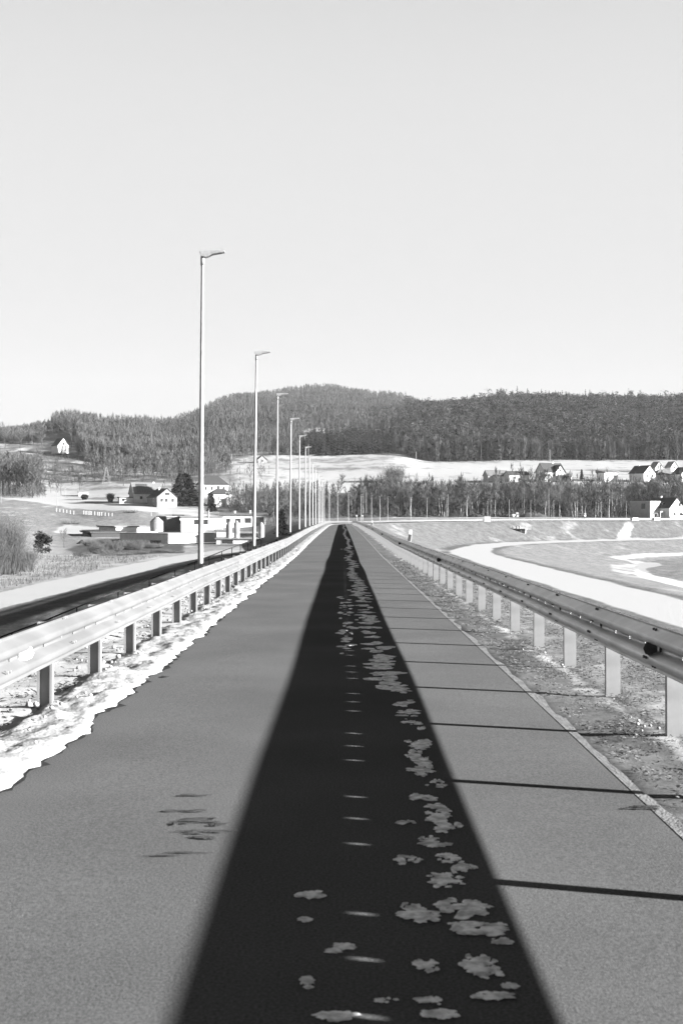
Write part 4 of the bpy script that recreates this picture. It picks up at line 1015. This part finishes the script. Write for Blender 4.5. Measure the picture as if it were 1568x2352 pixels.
# ------------------------------------------------------------------ small things
def pole(name, label, vx, vb, vt, Z=None, cat='pole', mt='concrete', arms=True, group=None, rr=.13):
    x, y = at(vx, vb) if Z is None else ((vx-CX)*Z/F, Z); g = h1(x, y); h = (vb-vt)*y/F
    t = thing(name, label, cat, (x, y, g), 0, group); m = MB(); m.tube((0,0,-.5),(0,0,h), rr, rr*.6, 7); m.build('shaft', mt, t)
    if arms: m = MB(); m.box(-.9,.9,-.05,.05,h-.5,h-.38); m.build('crossarm', 'dark_steel', t)
for i, (vx, vb, vt, l) in enumerate(((3,1158,1105,'pale utility pole at the left picture edge'),(131,1175,1128,'thin utility pole standing in the left field'),(150,1141,1118,'short pole on the field road'),(497,1078,1045,'left of three poles at the wood edge'),(514,1078,1048,'middle of three poles at the wood edge'),(532,1074,1043,'right of three poles at the wood edge'),
        (708,1055,1020,'pole on the snowy hill near the lamp heads'),(955,1068,1038,'thick pale pole at the foot of the right wood'),(1262,1062,1032,'thin tall pole behind the large village house'))):
    pole('utility_pole', l, vx, vb, vt, rr=.28 if i > 2 else .16, arms=i in (1,2))
for i, (vx, vt, l) in enumerate(((497+.1,0,''),)): pass
for vx, vt, Z, l in ((829+12,1126,640,'streetlight among the belt trees left of centre'),(1003+25,1135,640,'streetlight in front of the belt beside a pale trunk'),(1259.5,1125,650,'tall streetlight standing before the belt left of the van')):
    pole('utility_pole', l, vx, 1189, vt, Z, cat='street light', mt='galv_post', arms=False, rr=.12)
# lattice mast
x, y = at(245, 1112); t = thing('lattice_mast', 'thin lattice mast on the left slope', 'mast', (x, y, h1(x, y)))
m = MB(); hm = 40*y/F
for a_, b_ in ((-2.6,-2.6),(2.6,-2.6),(2.6,2.6),(-2.6,2.6)): m.tube((a_,b_,-.5),(a_*.1,b_*.1,hm),.16,.1,4)
for k in range(1,6):
    f_ = 1-.15*k; z_ = hm*k/6; z2 = hm*(k+1)/6; m.tube((-2.6*f_,-2.6*f_,z_),(2.6*(f_-.15),-2.6*(f_-.15),z2),.08,.08,3); m.tube((2.6*f_,-2.6*f_,z_),(-2.6*(f_-.15),-2.6*(f_-.15),z2),.08,.08,3)
m.build('lattice', 'concrete', t)
x, y = at(362, 1195); t = thing('lattice_mast', 'thin A-shaped mast beside the round tank', 'mast', (x, y, h1(x, y))); m = MB(); m.tube((-.9,0,-.5),(0,0,9),.1,.08,5); m.tube((.6,0,-.5),(.1,0,9),.1,.08,5); m.build('leg', 'concrete', t)
# white marker posts in the left field
mp_ = None
xs_ = [202,208,214,220,218,226,228,238,244,256,266,274,282,290,298,318]
for i, vx in enumerate([130,138,146,154,162,170]+[193,197,200,204,207,210,218,225,229,234,242,250,258]+[348]):
    vy = np.interp(vx, [130,170,193,258,350], [1176,1181,1181,1187,1186]); x, y = at(vx, vy)
    if mp_ is None:
        m = MB(); m.box(-.16,.16,-.16,.16,-.3,1.7); m.box(-.2,.2,-.2,.2,1.7,1.8); mp_ = m.build('marker_post', 'white_paint'); o = mp_
    else: o = mp_.copy(); COL.objects.link(o)
    o.location = (x, y, h1(x, y)); tag(o, 'short white post in the row crossing the left field', 'post', 'white posts in the left field')
# soil heaps beyond the bend
def heap(vx, Z, wpx, hpx, label, mt='soil', name='soil_heap', seed=1):
    x = (vx-CX)*Z/F; g = h1(x, Z); w = wpx*Z/F/2; h = hpx*Z/F; n = 26; V = []; mb = MB()
    for i in range(9):
        q = i/8
        for k in range(n):
            t = 6.283*k/n; rr = w*(1-q*.98); V.append((math.cos(t)*rr, math.sin(t)*rr*.5, h*(q**.8)*(1+.25*mn.noise(Vector((math.cos(t)*2*q+seed, math.sin(t)*2, q*3))))-.2*(i == 0)+(.35*h*mn.noise(Vector((math.cos(t)*3+seed*3, math.sin(t)*3, q*4))) if 0 < i else 0)))
    mb.add(V, [(i*n+k, i*n+(k+1) % n, (i+1)*n+(k+1) % n, (i+1)*n+k) for i in range(8) for k in range(n)])
    o = mb.build(name, mt); o.location = (x, Z, g); tag(o, label, 'heap')
for i, (vx, Z, w, h, l) in enumerate(((722,620,60,6,'low black soil heap behind the lamp row'),(768,620,70,7,'black soil heap left of the highest one beyond the bend'),(806,622,60,11,'highest black soil heap just beyond the bend'),(842,618,70,9,'black soil heap right of the highest one'),(700,600,36,5,'small black heap among the left lamp feet'),(885,626,40,5,'small black heap between two far lamp posts'),
        (934,630,56,5,'long low black heap in the middle of the far row'),(976,628,60,6,'black humped heap behind the far guardrail'),(1005,632,40,4,'low black tail of heap beside a far lamp post'),(1038,634,38,4,'thin black heap at the foot of the belt'),(1092,640,44,10,'pointed black heap left of the grey cabinet'),(1163,640,44,8,'black heap of timber waste beside the tractor'))):
    heap(vx, Z, w, h, l, seed=i+1)
heap(1222, 640, 78, 13, 'grey tangle of brushwood and branches piled before the belt', 'bark', 'brush_pile', 31)
heap(188, 470, 26, 9, 'grey mound in the snow left of the factory', 'bark', 'soil_heap', 41)
# van, tractor, cabinet, outlet platform, blocks, play frame
def van(vx, Z, rot):
    x = (vx-CX)*Z/F; t = thing('van', 'small white van parked at the edge of the belt', 'van', (x, Z, h1(x, Z)), R(rot))
    m = MB(); m.prism([(-2.2,.45),(2.2,.45),(2.2,1.95),(2.05,2.05),(-.5,2.05),(-1.2,1.35),(-2.15,1.15)], -.9, .9); b = m.build('body', 'car_white', t); bv = b.modifiers.new('b','BEVEL'); bv.width = .08; bv.segments = 2
    m = MB(); m.box(2.2,2.23,-.65,.65,1.25,1.8); m.build('rear_window', 'glass', t)
    m = MB(); m.box(-.6,.2,-.93,-.9,1.25,1.8); m.build('side_window', 'glass', t)
    for wx in (-1.4, 1.4):
        for wy in (-.85, .85): m = MB(); m.tube((wx,wy-.1,.33),(wx,wy+.1,.33),.33,.33,14); o = m.build('wheel', 'tyre', t)
van(1334, 655, -35)
t = thing('tractor', 'pale tractor parked before the brushwood pile', 'tractor', ((1182-CX)*636/F, 636, h1((1182-CX)*636/F, 636)), R(20))
m = MB(); m.box(-1.8,.2,-.6,.6,.7,1.6); m.build('bonnet', 'render_grey', t); m = MB(); m.box(.2,1.6,-.8,.8,.8,2.6); m.build('cab', 'concrete', t)
for wx, rr in ((-1.3,.5),(1.1,.85)):
    for wy in (-.9,.9): m = MB(); m.tube((wx,wy-.15,rr),(wx,wy+.15,rr),rr,rr,14); w_ = m.build('wheel', 'tyre', t); m = MB(); m.tube((wx,wy-.18,rr),(wx,wy+.18,rr),rr*.5,rr*.5,10); m.build('rim', 'frame', w_)
def on_crest(vx, d=0): 
    best = min(np.linspace(300, 690, 400), key=lambda s: abs(CX+F*W(s, d)[0]/W(s, d)[1]-vx)); return float(best)
s_ = on_crest(958+161, 3.4); x, y = W(s_, 3.4); t = thing('cabinet', 'pale box standing on the far crest above the outlet platform', 'cabinet', (x, y, float(crest(s_)))); m = MB(); m.box(-1.2,1.2,-.5,.5,-.8,2.0); m.build('body', 'white_paint', t); m = MB(); m.box(-1.3,1.3,-.6,.6,2.0,2.12); m.build('lid', 'concrete', t)
s_ = on_crest(1047, 3.0)
x, y = at(1188, 1218); g = h1(x, y); t = thing('outlet_platform', 'concrete outlet platform with railing on the inner dam slope', 'platform', (x, y, g), R(-20))
m = MB(); m.box(-3.4,3.4,-2.2,1.5,.2,.55); m.box(1.9,3.3,-2.0,-.6,-2.6,.2); m.build('deck', 'concrete', t)
m = MB(); 
for k in range(14): m.box(-3.4+k*.52,-3.36+k*.52,-2.2,-2.16,.55,1.65)
m.box(-3.4,3.4,-2.22,-2.14,1.6,1.68); m.build('railing', 'dark_steel', t)
for k in (-1.6,-.3,1.0): m = MB(); m.box(k-.18,k+.18,-1.4,-1.0,.55,1.7); m.build('bollard', 'white_paint', t)
m = MB(); m.box(-3.4,3.4,-2.1,-2.0,-.1,.2); m.build('edge_beam', 'dark_steel', t)
for i, vx in enumerate((1457, 1507)):
    s_ = on_crest(vx, 3.2); x, y = W(s_, 3.2); t = thing('concrete_block', ('left' if i == 0 else 'right')+' white concrete block on the crest near the right picture edge', 'concrete block', (x, y, float(crest(s_))-.2), R(30))
    m = MB(); m.prism([(-1.9,0),(1.9,0),(1.7,1.5),(-1.7,1.5)], -.4, .4); m.build('body', 'white_paint', t); m = MB(); m.box(-.5,.5,-.46,-.4,.5,.7); m.build('slot', 'roof_grey', t)
x = (1502-CX)*640/F; t = thing('swing_frame', 'white A-shaped swing frame in the garden of the cube-winged house', 'swing', (x, 640, h1(x, 640)), R(20))
m = MB()
for s in (-1.8,1.8): m.tube((s-.7,0,-.2),(s,0,2.4),.09,.09,5); m.tube((s+.7,0,-.2),(s,0,2.4),.09,.09,5)
m.tube((-1.8,0,2.4),(1.8,0,2.4),.1,.1,5); m.build('frame', 'white_paint', t); m = MB(); m.box(-.4,.4,-.15,.15,.6,.68); m.tube((-.35,0,.6),(-.35,0,2.4),.03,.03,3); m.tube((.35,0,.6),(.35,0,2.4),.03,.03,3); m.build('seat', 'wood', t)
for vx, l in ((819,'left of two short signal posts just beyond the bend'),(832.5,'right of two short signal posts just beyond the bend')):
    Z = 420; x = (vx-CX)*Z/F; t = thing('signal_post', l, 'signal post', (x+9, Z+40, h1(x+9, Z+40))); t.location.x = (vx-CX)*460/F; t.location.y = 460; t.location.z = .1
    m = MB(); m.tube((0,0,0),(0,0,2.6),.09,.09,6); m.build('post', 'galv_post', t); m = MB(); m.tube((0,-.15,2.6),(0,.15,2.6),.32,.32,14); m.build('sign_disc', 'white_paint', t)

# ------------------------------------------------------------------ sky, sun, camera
AZ = R(105.6); EL = R(14.85)
w = bpy.data.worlds.new('World'); sc.world = w; w.use_nodes = True; nt = w.node_tree; nt.nodes.clear()
out = nd(nt, 'ShaderNodeOutputWorld'); bg = nd(nt, 'ShaderNodeBackground'); sky = nd(nt, 'ShaderNodeTexSky', sky_type='NISHITA', sun_disc=False, sun_elevation=EL, sun_rotation=AZ)
sky.air_density = 1.0; sky.dust_density = 1.0
bw = nd(nt, 'ShaderNodeRGBToBW'); nt.links.new(sky.outputs[0], bw.inputs[0])
tc = nd(nt, 'ShaderNodeTexCoord'); sx = nd(nt, 'ShaderNodeSeparateXYZ'); nt.links.new(tc.outputs['Generated'], sx.inputs[0])
cr = nd(nt, 'ShaderNodeFloatCurve'); c = cr.mapping.curves[0]
for i, (a_, b_) in enumerate(((0,.43),(.14,.455),(.39,.425),(.54,.10),(1,.012))):
    if i == 0: c.points[0].location = (a_, b_)
    elif i == 4: c.points[-1].location = (a_, b_)
    else: c.points.new(a_, b_)
cr.mapping.update(); nt.links.new(sx.outputs[2], cr.inputs['Value'])
KS = nd(nt, 'ShaderNodeMix', data_type='FLOAT'); KS.inputs[0].default_value = .93     # mostly thin even high haze, some clear-sky gradient
nt.links.new(bw.outputs[0], KS.inputs[2]); hz = nd(nt, 'ShaderNodeMath', operation='MULTIPLY'); hz.inputs[1].default_value = 4.3
yr = nd(nt, 'ShaderNodeMapRange', interpolation_type='SMOOTHSTEP'); yr.inputs[1].default_value = -.6; yr.inputs[2].default_value = .5; yr.inputs[3].default_value = .35; yr.inputs[4].default_value = 1
nt.links.new(sx.outputs[1], yr.inputs[0]); ym = nd(nt, 'ShaderNodeMath', operation='MULTIPLY'); nt.links.new(yr.outputs[0], ym.inputs[0]); nt.links.new(cr.outputs[0], ym.inputs[1])
nt.links.new(ym.outputs[0], hz.inputs[0]); nt.links.new(hz.outputs[0], KS.inputs[3])
nt.links.new(KS.outputs[0], bg.inputs[0]); bg.inputs[1].default_value = .055; nt.links.new(bg.outputs[0], out.inputs[0])
sd = bpy.data.lights.new('sun', 'SUN'); sd.energy = 5.0; sd.angle = R(.53); sd.color = (1, 1, 1)
so = bpy.data.objects.new('sun', sd); COL.objects.link(so)
dirv = Vector((math.sin(AZ)*math.cos(EL), math.cos(AZ)*math.cos(EL), math.sin(EL))); so.rotation_euler = dirv.to_track_quat('Z', 'Y').to_euler()
cd = bpy.data.cameras.new('camera'); cam = bpy.data.objects.new('camera', cd); COL.objects.link(cam); sc.camera = cam
cd.sensor_fit = 'VERTICAL'; cd.sensor_height = 36; cd.lens = F/2352*36; cd.clip_end = 9000; cd.clip_start = .05; cd.dof.use_dof = True; cd.dof.focus_distance = 45; cd.dof.aperture_fstop = 6.3
cam.location = (0, 0, HC); cam.rotation_euler = (R(90)+math.atan(16/F), 0, 0)
sc.view_settings.view_transform = 'Standard'; sc.view_settings.look = 'None'; sc.view_settings.exposure = 2.74; sc.view_settings.gamma = 1
sc.cycles.max_bounces = 4; sc.cycles.diffuse_bounces = 3; sc.cycles.glossy_bounces = 2

# thin winter air: one even box of haze round the whole scene
m = bpy.data.materials.new('air'); m.use_nodes = True; nt = m.node_tree; nt.nodes.clear()
o_ = nd(nt, 'ShaderNodeOutputMaterial'); v_ = nd(nt, 'ShaderNodeVolumePrincipled'); v_.inputs['Color'].default_value = (.9,.9,.9,1); v_.inputs['Density'].default_value = HAZE; v_.inputs['Anisotropy'].default_value = .0
nt.links.new(v_.outputs[0], o_.inputs['Volume']); MATS['air'] = m
mb = MB(); mb.box(-3700,3700,-3700,3700,-60,420); hz_ = mb.build('haze', 'air'); tag(hz_, 'thin pale winter haze softening the far hills', kind='stuff')
sc.cycles.volume_bounces = 0
